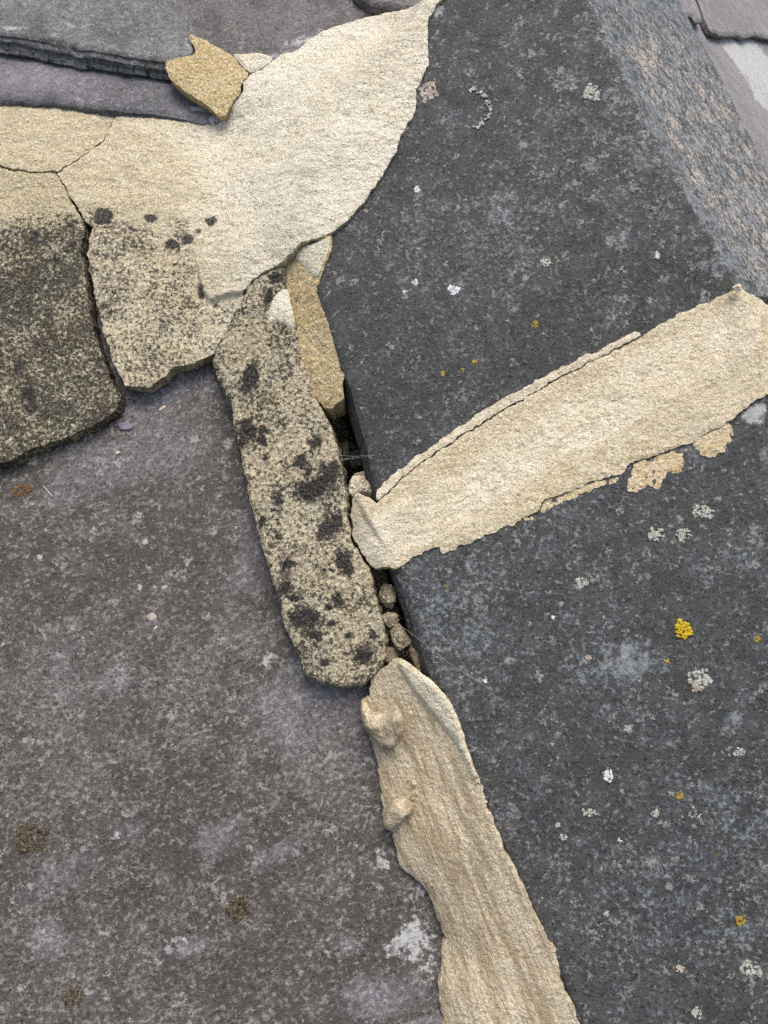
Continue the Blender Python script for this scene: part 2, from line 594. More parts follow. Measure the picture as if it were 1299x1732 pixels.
def tile_mat(name, warm=0.5, bright=1.0, cool=(0.21, 0.23, 0.24)):
    """weathered grey fireclay hip tile. R = bluish bloom, G = beige crust discs, B = white / pale film"""
    t = NT(name)
    r, g, b = t.stain()
    big = t.noise(16, 5, 0.6)
    mid = t.noise(70, 6, 0.65)
    fine = t.noise(330, 4, 0.72)
    pit = t.noise(480, 3, 0.68)
    c = t.mix(t.step(mid, 0.36, 0.64), (0.040, 0.043, 0.042), (0.062, 0.066, 0.066))
    c = t.mix(t.mul(t.step(big, 0.45, 0.62), warm), c, (0.060, 0.054, 0.043))
    # dense fine pale speckle
    sp = t.step(t.add(t.add(fine, t.mul(t.add(mid, -0.5), 0.14)), t.mul(t.add(t.noise(9, 5, 0.65), -0.5), 0.42)), 0.49, 0.68)
    c = t.mix(t.mul(sp, 0.85 * bright), c, t.mix(t.step(t.noise(40, 3), 0.4, 0.6), (0.235, 0.238, 0.225), cool))
    c = t.mix(t.mul(t.step(pit, 0.47, 0.36), 0.75), c, (0.010, 0.010, 0.010))
    # bluish bloom, also carries the sky reflection painted on the right leg
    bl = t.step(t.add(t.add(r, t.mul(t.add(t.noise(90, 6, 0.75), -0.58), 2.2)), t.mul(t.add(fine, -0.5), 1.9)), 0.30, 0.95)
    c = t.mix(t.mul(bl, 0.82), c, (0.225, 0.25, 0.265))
    # pale crust discs of several sizes
    wv = t.warp(300, 0.016, 5)
    for sc, den, colr, k in ((60, 0.70, (0.25, 0.25, 0.24), 0.60), (120, 0.60, (0.29, 0.28, 0.26), 0.75), (230, 0.52, (0.31, 0.30, 0.27), 0.80)):
        d = t.vor(sc, wv)
        rc = t.vor(sc, wv, 'Color')
        s = t.t.nodes.new('ShaderNodeSeparateColor'); t.t.links.new(rc, s.inputs[0])
        size = t.mul(t.step(t.add(s.outputs[0], t.mul(g, 0.42)), den, 1.12), 0.50)
        m = t.step(t.add(size, t.mul(d, -1.0)), 0.0, 0.12)
        m = t.mul(m, t.step(t.add(t.mul(fine, 0.5), t.mul(pit, 0.5)), 0.42, 0.56))
        cc = t.mix(t.step(g, 0.3, 0.75), colr, (0.46, 0.395, 0.32))
        c = t.mix(t.mul(m, t.step(g, 0.0, 1.0, k, 0.92)), c, cc)
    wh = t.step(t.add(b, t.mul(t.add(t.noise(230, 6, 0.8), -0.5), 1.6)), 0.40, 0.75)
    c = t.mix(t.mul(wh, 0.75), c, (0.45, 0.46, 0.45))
    # tiny ochre flecks
    oc = t.mul(t.step(t.vor(75, t.warp(200, 0.006)), 0.11, 0.06), t.step(t.noise(9, 2), 0.5, 0.6))
    c = t.mix(t.mul(oc, 0.7), c, (0.20, 0.13, 0.03))
    hs = [(pit, 0.0010), (mid, 0.0008), (t.noise(330, 5, 0.75), 0.0011)]
    return t.finish(c, t.step(fine, 0.3, 0.7, 0.55, 0.85), hs, 0.35)


def slate_mat(name, a1, a2, light, purple, sheen=0.4, spk=1.0):
    """natural slate. R = violet clean patch, G = rusty crust, B = white efflorescence, also a painted edge highlight"""
    t = NT(name)
    r, g, b = t.stain()
    big = t.noise(7, 5, 0.62)
    mid = t.noise(55, 6, 0.68)
    fine = t.noise(330, 4, 0.72)
    pit = t.noise(480, 3, 0.68)
    v = t.mapped(R(25), 2.2)
    strk = t.noise(300, 6, 0.75, vec=v)
    c = t.mix(t.step(t.add(t.mul(big, 0.5), t.mul(mid, 0.5)), 0.42, 0.58), a1, a2)
    c = t.mix(t.mul(t.step(t.add(big, t.mul(r, 0.5)), 0.50, 0.75), 0.5), c, purple)
    sp = t.step(t.add(t.add(t.mul(fine, 0.6), t.mul(strk, 0.4)), t.add(t.mul(t.add(mid, -0.5), 0.14), t.mul(t.add(big, -0.5), 0.10))), 0.475, 0.63)
    c = t.mix(t.mul(sp, 0.85 * spk), c, light)
    c = t.mix(t.mul(t.step(pit, 0.47, 0.36), 0.75 * spk), c, (0.020, 0.017, 0.015))
    # larger irregular pale flecks
    wv = t.warp(260, 0.018, 5)
    for sc, den in ((70, 0.68), (130, 0.58), (230, 0.58)):
        d = t.vor(sc, wv)
        s = t.t.nodes.new('ShaderNodeSeparateColor'); t.t.links.new(t.vor(sc, wv, 'Color'), s.inputs[0])
        m = t.step(t.add(t.mul(t.step(s.outputs[0], den, 1.1), 0.48), t.mul(d, -1.0)), 0.0, 0.14)
        m = t.mul(m, t.step(t.add(t.mul(fine, 0.5), t.mul(pit, 0.5)), 0.40, 0.54))
        c = t.mix(t.mul(m, 0.90 * spk), c, t.mix(0.45, light, (0.36, 0.34, 0.34)))
    pr = t.step(t.add(t.add(r, t.mul(t.add(mid, -0.5), 1.6)), t.mul(t.add(strk, -0.5), 1.6)), 0.20, 1.1)
    c = t.mix(t.mul(pr, 0.60), c, t.mix(t.step(fine, 0.42, 0.6), purple, (0.31, 0.305, 0.32)))
    rg = t.step(t.add(g, t.mul(t.add(t.noise(330, 6, 0.8), -0.5), 1.6)), 0.40, 0.66)
    c = t.mix(t.mul(rg, 0.85), c, t.mix(t.step(t.noise(600, 4, 0.7), 0.45, 0.58), (0.045, 0.035, 0.024), (0.22, 0.175, 0.125)))
    wh = t.step(t.add(t.add(b, t.mul(t.add(t.noise(110, 6, 0.8), -0.5), 1.9)), t.mul(t.add(fine, -0.5), 1.5)), 0.42, 0.85)
    c = t.mix(t.mul(wh, 0.8), c, (0.47, 0.48, 0.47))
    hs = [(strk, 0.0011), (pit, 0.0008), (mid, 0.0012)]
    return t.finish(c, t.step(fine, 0.3, 0.7, 0.50, 0.85), hs, sheen)


def plain_mat(name, a, b, sc=200, rough=0.9, bump=0.0005):
    t = NT(name)
    n = t.noise(sc, 5, 0.7)
    return t.finish(t.mix(t.step(n, 0.38, 0.62), a, b), rough, [(t.noise(sc * 2, 4, 0.7), bump)], 0.2)


M_CREAM = mortar_mat('cream_mortar', (0.63, 0.58, 0.44), (0.72, 0.685, 0.56), 0.95, 0.35, 0.45, R(-6))
M_OLD = mortar_mat('old_mortar', (0.52, 0.452, 0.295), (0.60, 0.535, 0.375), 0.9, 0.0, 0.0, bump=1.5)
M_OLDGREY = mortar_mat('old_grey_mortar', (0.50, 0.43, 0.27), (0.56, 0.49, 0.32), 0.9, bump=1.5, pale=((0.40, 0.325, 0.235), (0.30, 0.305, 0.235)))
M_STRIP = mortar_mat('joint_mortar', (0.58, 0.507, 0.355), (0.71, 0.65, 0.51), 0.95, 0.1, 0.5, R(18), bump=0.85, stretch=2.0)
M_FILLET = mortar_mat('fillet_mortar', (0.50, 0.422, 0.285), (0.61, 0.52, 0.362), 0.9, 0.0, 0.45, R(112), bump=0.85, stretch=7.0, streak=0.75)
M_SAND = mortar_mat('sandy_mortar', (0.50, 0.385, 0.19), (0.58, 0.46, 0.245), 0.8, 0.2, 0.0, bump=1.2)
M_SMEAR = mortar_mat('mortar_smear', (0.50, 0.385, 0.21), (0.58, 0.48, 0.31), 0.9, 0.0, 0.0)
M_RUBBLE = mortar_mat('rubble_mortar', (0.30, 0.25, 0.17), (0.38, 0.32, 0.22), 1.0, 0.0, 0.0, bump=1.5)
M_TILE = tile_mat('hip_tile_fireclay', 0.35, 0.82)
M_TILE_LOW = tile_mat('hip_tile_fireclay_blue', 0.15, 0.95, (0.20, 0.228, 0.258))
M_SLATE = slate_mat('grey_slate', (0.059, 0.052, 0.045), (0.086, 0.077, 0.068), (0.262, 0.247, 0.23), (0.138, 0.129, 0.142))
M_SLATE_TOP = slate_mat('blue_slate', (0.085, 0.088, 0.088), (0.14, 0.142, 0.14), (0.29, 0.295, 0.285), (0.17, 0.165, 0.175), spk=0.8)
M_SLATE_PURPLE = slate_mat('purple_slate', (0.072, 0.072, 0.078), (0.125, 0.12, 0.13), (0.25, 0.245, 0.26), (0.185, 0.165, 0.19), 0.5, 0.7)
M_SLATE_BROWN = slate_mat('brown_slate', (0.070, 0.065, 0.064), (0.12, 0.11, 0.107), (0.23, 0.21, 0.195), (0.14, 0.13, 0.14), 0.4, 0.8)
M_SLATE_FAR = slate_mat('mauve_slate', (0.19, 0.178, 0.182), (0.25, 0.236, 0.24), (0.33, 0.315, 0.32), (0.24, 0.225, 0.235), 0.4, 0.4)
M_DECK = plain_mat('deck_timber', (0.035, 0.024, 0.016), (0.06, 0.042, 0.028), 60)
M_YELLOW = plain_mat('yellow_lichen', (0.42, 0.29, 0.015), (0.62, 0.47, 0.04), 450)
M_OCHRE = plain_mat('ochre_lichen', (0.24, 0.17, 0.03), (0.42, 0.31, 0.06), 450)
M_PALE = plain_mat('pale_lichen', (0.24, 0.24, 0.205), (0.44, 0.435, 0.39), 420)
M_WHITE = plain_mat('white_lichen', (0.48, 0.49, 0.49), (0.63, 0.64, 0.64), 420)
M_BEIGE = plain_mat('beige_lichen', (0.30, 0.255, 0.205), (0.44, 0.39, 0.33), 420)
M_MOSS = plain_mat('brown_moss', (0.03, 0.023, 0.014), (0.17, 0.135, 0.09), 420, bump=0.002)
M_RUST = plain_mat('ochre_film', (0.16, 0.075, 0.022), (0.11, 0.075, 0.045), 300)
M_STRAW = plain_mat('dry_straw', (0.50, 0.40, 0.26), (0.62, 0.53, 0.38), 300)
M_CHIP = plain_mat('violet_slate_chip', (0.17, 0.14, 0.20), (0.24, 0.20, 0.27), 150)
M_SILK = plain_mat('spider_silk', (0.6, 0.6, 0.6), (0.7, 0.7, 0.7), 100)

# ------------------------------------------------------------------ hip geometry shared by the two hip tiles
HA = 0.062                                          # arris height above the slate plane
TAN_L = 0.10                                        # left leg rises to the arris
TH_R = R(41)                                        # right leg falls away
a0 = ROOF.un((1000, 0), HA)[0]
a1 = ROOF.un((1252, 480), HA)[0]
hip = (a0 - a1) / np.linalg.norm(a0 - a1)           # up the hip
across = np.array([hip[1], -hip[0]])                # to the right of the hip
BOW = 0.0048


def wt(u, v):
    du, dv = u - a1[0], v - a1[1]
    t = du * hip[0] + dv * hip[1]
    w = du * across[0] + dv * across[1]
    L = np.linalg.norm(a0 - a1)
    q = np.clip(t / L, -0.4, 1.4)
    return w + BOW * 4 * np.clip(q * (1 - q), 0, 1), t


def tw(t, w):
    return a1 + np.outer(t, hip) + np.outer(w, across)


def hip_top(u, v, drop=0.0, k=0.0012):
    w, t = wt(u, v)
    L = HA + w * TAN_L
    Rr = HA - w * math.tan(TH_R)
    return -k * np.logaddexp(-L / k, -Rr / k) - drop


fold_a = ROOF.un((585, 650), 0.036)[0]
fold_b = ROOF.un((1150, 395), 0.055)[0]
fold_n = np.array([-(fold_b - fold_a)[1], (fold_b - fold_a)[0]])
fold_n /= np.linalg.norm(fold_n)


def H_T1(u, v):
    f = (u - fold_a[0]) * fold_n[0] + (v - fold_a[1]) * fold_n[1]
    w, _ = wt(u, v)
    return hip_top(u, v) - 0.11 * np.clip(-f, 0, 0.2) * sstep(0.02, -0.03, w)


def H_T2(u, v):
    return hip_top(u, v, 0.005)


# right-hand slope beyond the hip
slope_r = math.cos(TH_R) * across[0] * RU + math.cos(TH_R) * across[1] * RV - math.sin(TH_R) * RN
hip3 = hip[0] * RU + hip[1] * RV
n_r = np.cross(slope_r, hip3); n_r /= np.linalg.norm(n_r)
if n_r @ RN < 0:
    n_r = -n_r
O_R = RO + a1[0] * RU + a1[1] * RV + (HA - 0.045) * RN
FAR = Frame(O_R, slope_r, hip3, n_r)

# ------------------------------------------------------------------ roof structure under everything
def plane_box(name, fr, u0, u1, v0, v1, n0, n1, mat):
    P = [(u, v, n) for n in (n0, n1) for (u, v) in ((u0, v0), (u1, v0), (u1, v1), (u0, v1))]
    P = np.array(P)
    W = fr.world(P[:, 0], P[:, 1], P[:, 2])
    fs = [(3, 2, 1, 0), (4, 5, 6, 7), (0, 1, 5, 4), (1, 2, 6, 5), (2, 3, 7, 6), (3, 0, 4, 7)]
    ob = link_mesh(name, W, fs, mat, smooth=False)
    ob['kind'] = 'structure'
    return ob


plane_box('roof_deck', ROOF, -1.6, 0.16, -1.2, 1.0, -0.155, -0.13, M_DECK)
plane_box('far_slope_deck', FAR, 0.03, 1.6, -1.2, 1.1, -0.06, -0.035, M_DECK)
gm = plain_mat('ground_turf', (0.04, 0.055, 0.02), (0.07, 0.08, 0.035), 3)
g_ob = link_mesh('ground', [(-800, -800, 0), (800, -800, 0), (800, 800, 0), (-800, 800, 0)], [(0, 1, 2, 3)], gm, smooth=False)
g_ob['kind'] = 'structure'

SLATES = 'slates of the roof slopes'

# ------------------------------------------------------------------ slates
slate_main = slab('roof_slate', [(-420, 150), (430, 150), (500, 520), (535, 690), (600, 960), (620, 1060), (645, 1180), (720, 1400), (790, 1600), (850, 1800),
                                 (960, 2150), (-420, 2150)],
                  const(0), M_SLATE, base=const(-7), g=0.0018, edge_r=2, edge_h=1.5, out_amp=1.2, bumps=((0.7, 14, 4), (0.25, 90, 3)), splay=2, seed=3, smooth_it=0,
                  spots=[(0, 500, 1190, 70, 60, 30, 0.75), (0, 600, 1180, 60, 40, 0, 0.5), (0, 370, 1420, 45, 30, 30, 0.8), (0, 320, 1600, 40, 20, 20, 0.7),
                         (0, 80, 1590, 25, 25, 40, 0.7), (0, 300, 660, 70, 25, 20, 0.7), (0, 225, 1400, 35, 20, 30, 0.5), (0, 420, 900, 40, 120, -10, 0.35),
                         (0, 640, 1690, 80, 35, 15, 0.8), (0, 200, 790, 140, 40, 20, 0.35), (0, 200, 1150, 30, 20, 0, 0.5), (0, 590, 1600, 30, 20, 0, 0.5),
                         (0, 450, 1450, 50, 20, 30, 0.55), (0, 90, 1490, 90, 30, 30, 0.4),
                         (2, 455, 1115, 20, 16, 0, 0.75), (2, 700, 1590, 42, 36, 30, 0.75), (2, 650, 1450, 18, 26, 0, 0.6), (2, 725, 1640, 20, 40, 0, 0.6), (2, 700, 1510, 16, 26, -30, 0.5),
                         (2, 545, 1180, 12, 12, 0, 0.3), (2, 197, 1415, 12, 8, 20, 0.55), (2, 215, 1475, 14, 14, 20, 0.4), (2, 300, 1595, 26, 12, 20, 0.4), (2, 590, 1600, 22, 10, 20, 0.45),
                         (2, 145, 1120, 14, 10, 0, 0.45), (2, 60, 1165, 10, 8, 0, 0.4), (2, 75, 1585, 14, 18, 30, 0.4),
                         (1, 48, 1420, 34, 30, 0, 0.75), (1, 402, 1540, 26, 30, 20, 0.75), (1, 125, 1680, 24, 24, 0, 0.7), (1, 38, 830, 26, 14, 10, 0.6), (1, 230, 1510, 30, 40, 0, 0.3)])
tag(slate_main, 'large grey brown slate with pale speckles filling the lower left', 'roof slate', SLATES)

flake = slab('delaminated_flake', [(600, 1790), (640, 1752), (690, 1730), (722, 1722), (760, 1712), (800, 1800), (700, 1850)], const(2.2), M_SLATE, base=const(-1), g=0.0012,
             edge_r=1.0, out_amp=0.9, bumps=((0.4, 30, 3),), parent=slate_main, seed=8, tint=lambda u, v, n: np.tile([0.5, 0, 0.1], (len(u), 1)))

slate_b = slab('roof_slate', [(-420, 115), (0, 167), (100, 174), (200, 189), (280, 197), (386, 212), (384, 200), (362, 175), (320, 140), (305, 60), (300, -60), (-420, -60)],
               TPS(ROOF, [(0, 165, 13), (200, 190, 13), (385, 210, 12), (-300, 120, 13), (0, 60, 10), (300, 60, 10), (-300, -50, 8), (300, -50, 8)]),
               M_SLATE_PURPLE, base=const(5), g=0.0013, edge_r=1.5, edge_h=1.2, splay=3.5, strata=2.5, rings=8, out_amp=2.4, out_scale=120, bumps=((0.7, 30, 4), (0.4, 110, 4)), side_noise=1.2, seed=12,
               spots=[(0, 60, 125, 90, 30, -10, 0.7), (2, 340, 185, 32, 9, -12, 0.6), (2, 290, 193, 30, 4, -8, 0.5), (2, 365, 200, 18, 10, 0, 0.85)])
tag(slate_b, 'violet slate tucked beneath the thick slate at the upper left', 'roof slate', SLATES)

slate_c = slab('roof_slate', [(-420, 5), (0, 58), (100, 74), (200, 92), (262, 102), (280, 104), (287, 102), (318, 97), (329, 88), (323, 66), (309, 48), (300, 26), (286, 0), (276, -80), (290, -200), (-420, -200)],
               TPS(ROOF, [(0, 70, 23), (280, 100, 22.5), (-300, 40, 23), (0, -150, 18), (280, -150, 18)]),
               M_SLATE_TOP, base=const(13.5), g=0.0011, edge_r=2, edge_h=1.2, splay=8, strata=3.0, out_amp=2.0, out_scale=80, bumps=((0.8, 28, 4), (0.5, 120, 4)), side_noise=0.2, rings=18, seed=15,
               spots=[(2, 25, 48, 34, 7, -8, 0.7), (2, 315, 70, 8, 24, 10, 0.5), (2, 150, 62, 30, 5, -8, 0.35), (1, 110, 30, 60, 10, 0, 0.35), (1, 10, 10, 30, 8, 0, 0.4), (2, 290, 40, 20, 20, 0, 0.3)])  # thin white spots along the tail's top edge paint in a highlight
tag(slate_c, 'thick blue grey slate with rough layered lower edge at upper left', 'roof slate', SLATES)

slate_d = slab('roof_slate', [(250, -200), (262, 60), (290, 120), (400, 140), (520, 110), (640, 70), (780, -10), (800, -200)],
               TPS(ROOF, [(300, 100, 15), (500, 90, 15), (700, 20, 15), (300, -150, 11), (750, -150, 11)]),
               M_SLATE_BROWN, base=const(7), g=0.0014, edge_r=2, out_amp=1.2, bumps=((0.8, 22, 4), (0.4, 100, 4)), seed=18,
               spots=[(2, 500, 70, 50, 10, 25, 0.6), (2, 560, 48, 40, 6, 20, 0.5), (1, 450, 40, 80, 18, 0, 0.35), (2, 470, 92, 18, 6, 20, 0.6), (2, 610, 40, 16, 8, 20, 0.4)])
tag(slate_d, 'brownish slate running behind the cream mortar at the top', 'roof slate', SLATES)

slate_e = slab('roof_slate', [(585, -200), (590, -20), (617, 1), (650, 13), (700, 20), (790, 10), (820, -200)],
               TPS(ROOF, [(620, 0, 24), (700, 15, 24), (620, -150, 20), (780, -150, 20)]),
               M_SLATE_BROWN, base=const(15), g=0.0014, edge_r=3, splay=1.5, out_amp=1.6, bumps=((0.6, 30, 4),), seed=21, tint=lambda u, v, n: np.tile([0.4, 0, 0], (len(u), 1)))
tag(slate_e, 'sliver of slate at the top edge just left of the hip tile', 'roof slate', SLATES)

# slates of the slope on the far side of the hip
far_low = slab('roof_slate', [(0.06, -0.45), (0.06, 1.0), (1.5, 1.0), (1.5, -0.45)], const(0), M_SLATE_FAR, fr=FAR, base=const(-8), g=0.004, edge_r=2, uv=True, smooth_it=0,
               bumps=((0.8, 16, 4), (0.4, 80, 3)), seed=23, spots=[(2, 1258, 102, 150, 60, 0, 1.1), (2, 1290, 118, 160, 70, 0, 1.1), (2, 1290, 165, 60, 40, 0, 0.9)])
tag(far_low, 'mauve slate with white streaks beyond the hip at right', 'roof slate', SLATES)

def far_outline(px, ext_r, up_vec=(-0.02, 0.24)):
    """tail and side edges traced on the far slope, the rest of the slate closed out of sight"""
    q = FAR.un(px, 0.009)
    d = q[-1] - q[-4]
    d = d / np.linalg.norm(d)
    end = q[-1] + d * ext_r
    upv = np.array(up_vec)
    return np.array(list(q) + [end, end + upv, q[0] + upv])


far_up = slab('roof_slate', far_outline([(1184, 2), (1196, 36), (1206, 53), (1225, 59), (1250, 58), (1262, 62), (1280, 58), (1297, 63)], 0.22), const(9), M_SLATE_FAR, fr=FAR, base=const(1), g=0.0016,
              edge_r=2, splay=-2, out_amp=1.8, smooth_it=0, uv=True, bumps=((0.8, 16, 4), (0.4, 80, 3)), seed=24)
tag(far_up, 'mauve slate with a broken lower edge at the top right corner', 'roof slate', SLATES)
far_side = slab('roof_slate', far_outline([(1120, 3), (1133, 20), (1146, 24), (1160, 30), (1166, 25), (1174, 28), (1178, 36), (1190, 35), (1178, 2)], 0.001), const(9), M_SLATE_FAR, fr=FAR, base=const(1), g=0.0016,
                edge_r=2, splay=-2, out_amp=1.2, smooth_it=0, uv=True, bumps=((0.8, 16, 4), (0.4, 80, 3)), seed=25)
tag(far_side, 'narrow mauve slate glimpsed between the upper hip tile and its neighbour', 'roof slate', SLATES)

# ------------------------------------------------------------------ hip tiles
def tile_outline(left_px, low_px, right_w, t_top, Hf):
    """left edge and lower end traced on the leg; right leg closed in hip coordinates"""
    pts = []
    for p in left_px + low_px:
        z = 0.04
        for _ in range(6):
            c = ROOF.un(p, z)[0]
            z = float(Hf(c[:1], c[1:2])[0])
        pts.append(c)
    w, t = wt(pts[-1][:1], pts[-1][1:2])
    pts += list(tw(np.array([t[0] + 0.004, t_top]), np.array([right_w, right_w])))
    wl, tl = wt(pts[0][:1], pts[0][1:2])
    return np.array(pts)


RW = 0.166
T1_OUT = tile_outline([(800, -150), (770, -60), (748, -20), (690, 40), (600, 130), (530, 260), (515, 330), (524, 420), (537, 490), (560, 560), (581, 630), (592, 656), (617, 745), (640, 850)],
                      [(800, 770), (1000, 655), (1262, 500)], RW, 0.45, H_T1)
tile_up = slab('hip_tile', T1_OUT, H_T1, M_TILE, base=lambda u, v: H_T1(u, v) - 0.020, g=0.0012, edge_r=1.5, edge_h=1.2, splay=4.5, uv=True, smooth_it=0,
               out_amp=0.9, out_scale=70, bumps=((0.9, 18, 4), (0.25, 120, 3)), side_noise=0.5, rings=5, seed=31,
               tint=lambda u, v, n: np.stack([0.06 + 0.72 * sstep(-0.0015, 0.0015, wt(u, v)[0] + 0.0015 * fbm(u, v, 150, 3, 8)),  # right leg paler and bluer: its own film plus painted-in sky reflection
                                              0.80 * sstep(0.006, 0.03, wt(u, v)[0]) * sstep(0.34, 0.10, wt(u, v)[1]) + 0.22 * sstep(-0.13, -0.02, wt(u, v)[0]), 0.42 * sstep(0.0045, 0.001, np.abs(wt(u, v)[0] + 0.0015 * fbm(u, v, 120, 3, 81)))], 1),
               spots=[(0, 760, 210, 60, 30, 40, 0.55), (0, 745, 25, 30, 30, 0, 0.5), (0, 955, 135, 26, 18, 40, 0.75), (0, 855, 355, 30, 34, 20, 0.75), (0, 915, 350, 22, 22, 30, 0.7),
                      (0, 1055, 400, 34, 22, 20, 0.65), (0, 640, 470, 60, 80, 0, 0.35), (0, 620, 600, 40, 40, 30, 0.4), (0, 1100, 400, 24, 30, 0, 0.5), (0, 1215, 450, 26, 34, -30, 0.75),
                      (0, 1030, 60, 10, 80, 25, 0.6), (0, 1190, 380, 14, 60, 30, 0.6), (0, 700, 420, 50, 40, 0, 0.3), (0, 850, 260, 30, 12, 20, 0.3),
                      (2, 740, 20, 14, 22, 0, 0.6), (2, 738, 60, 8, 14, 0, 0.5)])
tag(tile_up, 'dark grey angular hip tile with sharp ridge, the upper of two', 'hip tile', 'hip tiles')

T2_OUT = []
for p in [(655, 925), (669, 962), (692, 1035), (722, 1125), (770, 1240), (830, 1400), (900, 1560), (985, 1750), (1110, 2050)]:
    z = 0.03
    for _ in range(6):
        c = ROOF.un(p, z)[0]
        z = float(H_T2(c[:1], c[1:2])[0])
    T2_OUT.append(c)
tt = wt(np.array([T2_OUT[-1][0]]), np.array([T2_OUT[-1][1]]))[1][0]
c_ = ROOF.un((1275, 585), HA)[0]
t_end = wt(c_[:1], c_[1:2])[1][0]
T2_OUT += list(tw(np.array([tt, tt, t_end]), np.array([0.0, RW, RW])))
T2_OUT = np.array(T2_OUT + [c_])
tile_low = slab('hip_tile', T2_OUT, H_T2, M_TILE_LOW, base=lambda u, v: H_T2(u, v) - 0.019, g=0.0015, edge_r=5.0, edge_h=4.0, splay=3.5, uv=True, smooth_it=0,
                out_amp=0.9, out_scale=70, bumps=((0.9, 18, 4), (0.25, 120, 3)), side_noise=0.5, rings=5, seed=37,
                tint=lambda u, v, n: np.stack([0.13 + 0 * u, 0 * u, 0 * u], 1),
                spots=[(0, 1065, 1120, 62, 34, 30, 0.85), (0, 1240, 1220, 24, 22, 0, 0.8), (0, 750, 1030, 40, 30, 0, 0.55), (0, 830, 950, 90, 24, 20, 0.4), (0, 1000, 930, 40, 60, 0, 0.4),
                       (0, 1200, 1600, 120, 60, 0, 0.3), (0, 1040, 1540, 60, 40, 30, 0.4), (0, 1110, 1480, 60, 40, 0, 0.4), (0, 1270, 1400, 50, 40, 0, 0.5), (0, 1290, 770, 10, 20, 0, 0.7),
                       (0, 1200, 740, 50, 14, 25, 0.6), (0, 900, 880, 40, 14, 30, 0.5),
                       (2, 1140, 790, 36, 12, 20, 0.5), (2, 1275, 700, 26, 16, 20, 0.8), (2, 796, 960, 10, 16, 0, 0.5), (1, 980, 975, 30, 26, 20, 0.55), (1, 950, 1225, 26, 24, 0, 0.45),
                       (1, 1270, 1640, 24, 16, 0, 0.7), (2, 1270, 1640, 20, 14, 0, 0.45), (1, 1230, 960, 40, 30, 0, 0.45), (1, 1240, 1280, 30, 20, 0, 0.45)])
tag(tile_low, 'dark grey hip tile filling the lower right, dotted with yellow lichen', 'hip tile', 'hip tiles')


# lichens growing on the tiles: small crusted rosettes with real relief
def lichen(parent, px, py, r_px, mat, H, name='lichen_patch', asp=1.0, ang=0.0, seed=0, h=1.2, fr=ROOF, fill=1.0, **kw):
    """a crust made of many small granules and scales pressed to the surface"""
    z = 0.03
    for _ in range(6):
        c = fr.un((px, py), z)[0]
        z = float(H(c[:1], c[1:2])[0])
    mpp = float((fr.world(c[:1], c[1:2], np.array([z]))[0] - CAM) @ FW) / F
    rng = np.random.RandomState(seed)
    rad = r_px * mpp
    gr = np.clip(rad * 0.20, 0.0005, 0.0010)
    n = int(np.clip(fill * 1.9 * (rad / gr) ** 2, 7, 150))
    V, Fs, k0 = [], [], 0
    th = np.linspace(0, 2 * math.pi, 7, endpoint=False)
    for k in range(n):
        a = rng.rand() * 2 * math.pi
        q = rad * math.sqrt(rng.rand()) * (0.92 + 0.30 * math.sin(2.3 * a + seed) * math.cos(1.1 * a + 2 * seed))
        x, y = q * math.cos(a) * asp, q * math.sin(a)
        ca, sa = math.cos(R(ang)), math.sin(R(ang))
        cu, cv = c[0] + x * ca - y * sa, c[1] + x * sa + y * ca
        r = gr * (0.5 + 0.9 * rng.rand())
        hh = h * 0.0005 * (0.35 + 0.65 * rng.rand())
        jit = 1 + 0.35 * (rng.rand(7) - 0.5)
        el = 0.65 + 0.7 * rng.rand()
        for f, zz in ((1.0, -0.3), (0.95, 0.55), (0.55, 1.0)):
            for m_ in range(7):
                V.append((cu + r * f * jit[m_] * math.cos(th[m_]) * el, cv + r * f * jit[m_] * math.sin(th[m_]) / el, hh * zz))
        for ring in (0, 1):
            for m_ in range(7):
                p = k0 + ring * 7
                Fs.append((p + m_, p + (m_ + 1) % 7, p + 7 + (m_ + 1) % 7, p + 7 + m_))
        Fs.append(tuple(k0 + 14 + m_ for m_ in range(7)))
        k0 += 21
    V = np.array(V)
    W = fr.world(V[:, 0], V[:, 1], V[:, 2] + H(V[:, 0], V[:, 1]) + 0.0002)
    return link_mesh(name, W, Fs, mat, parent, True)


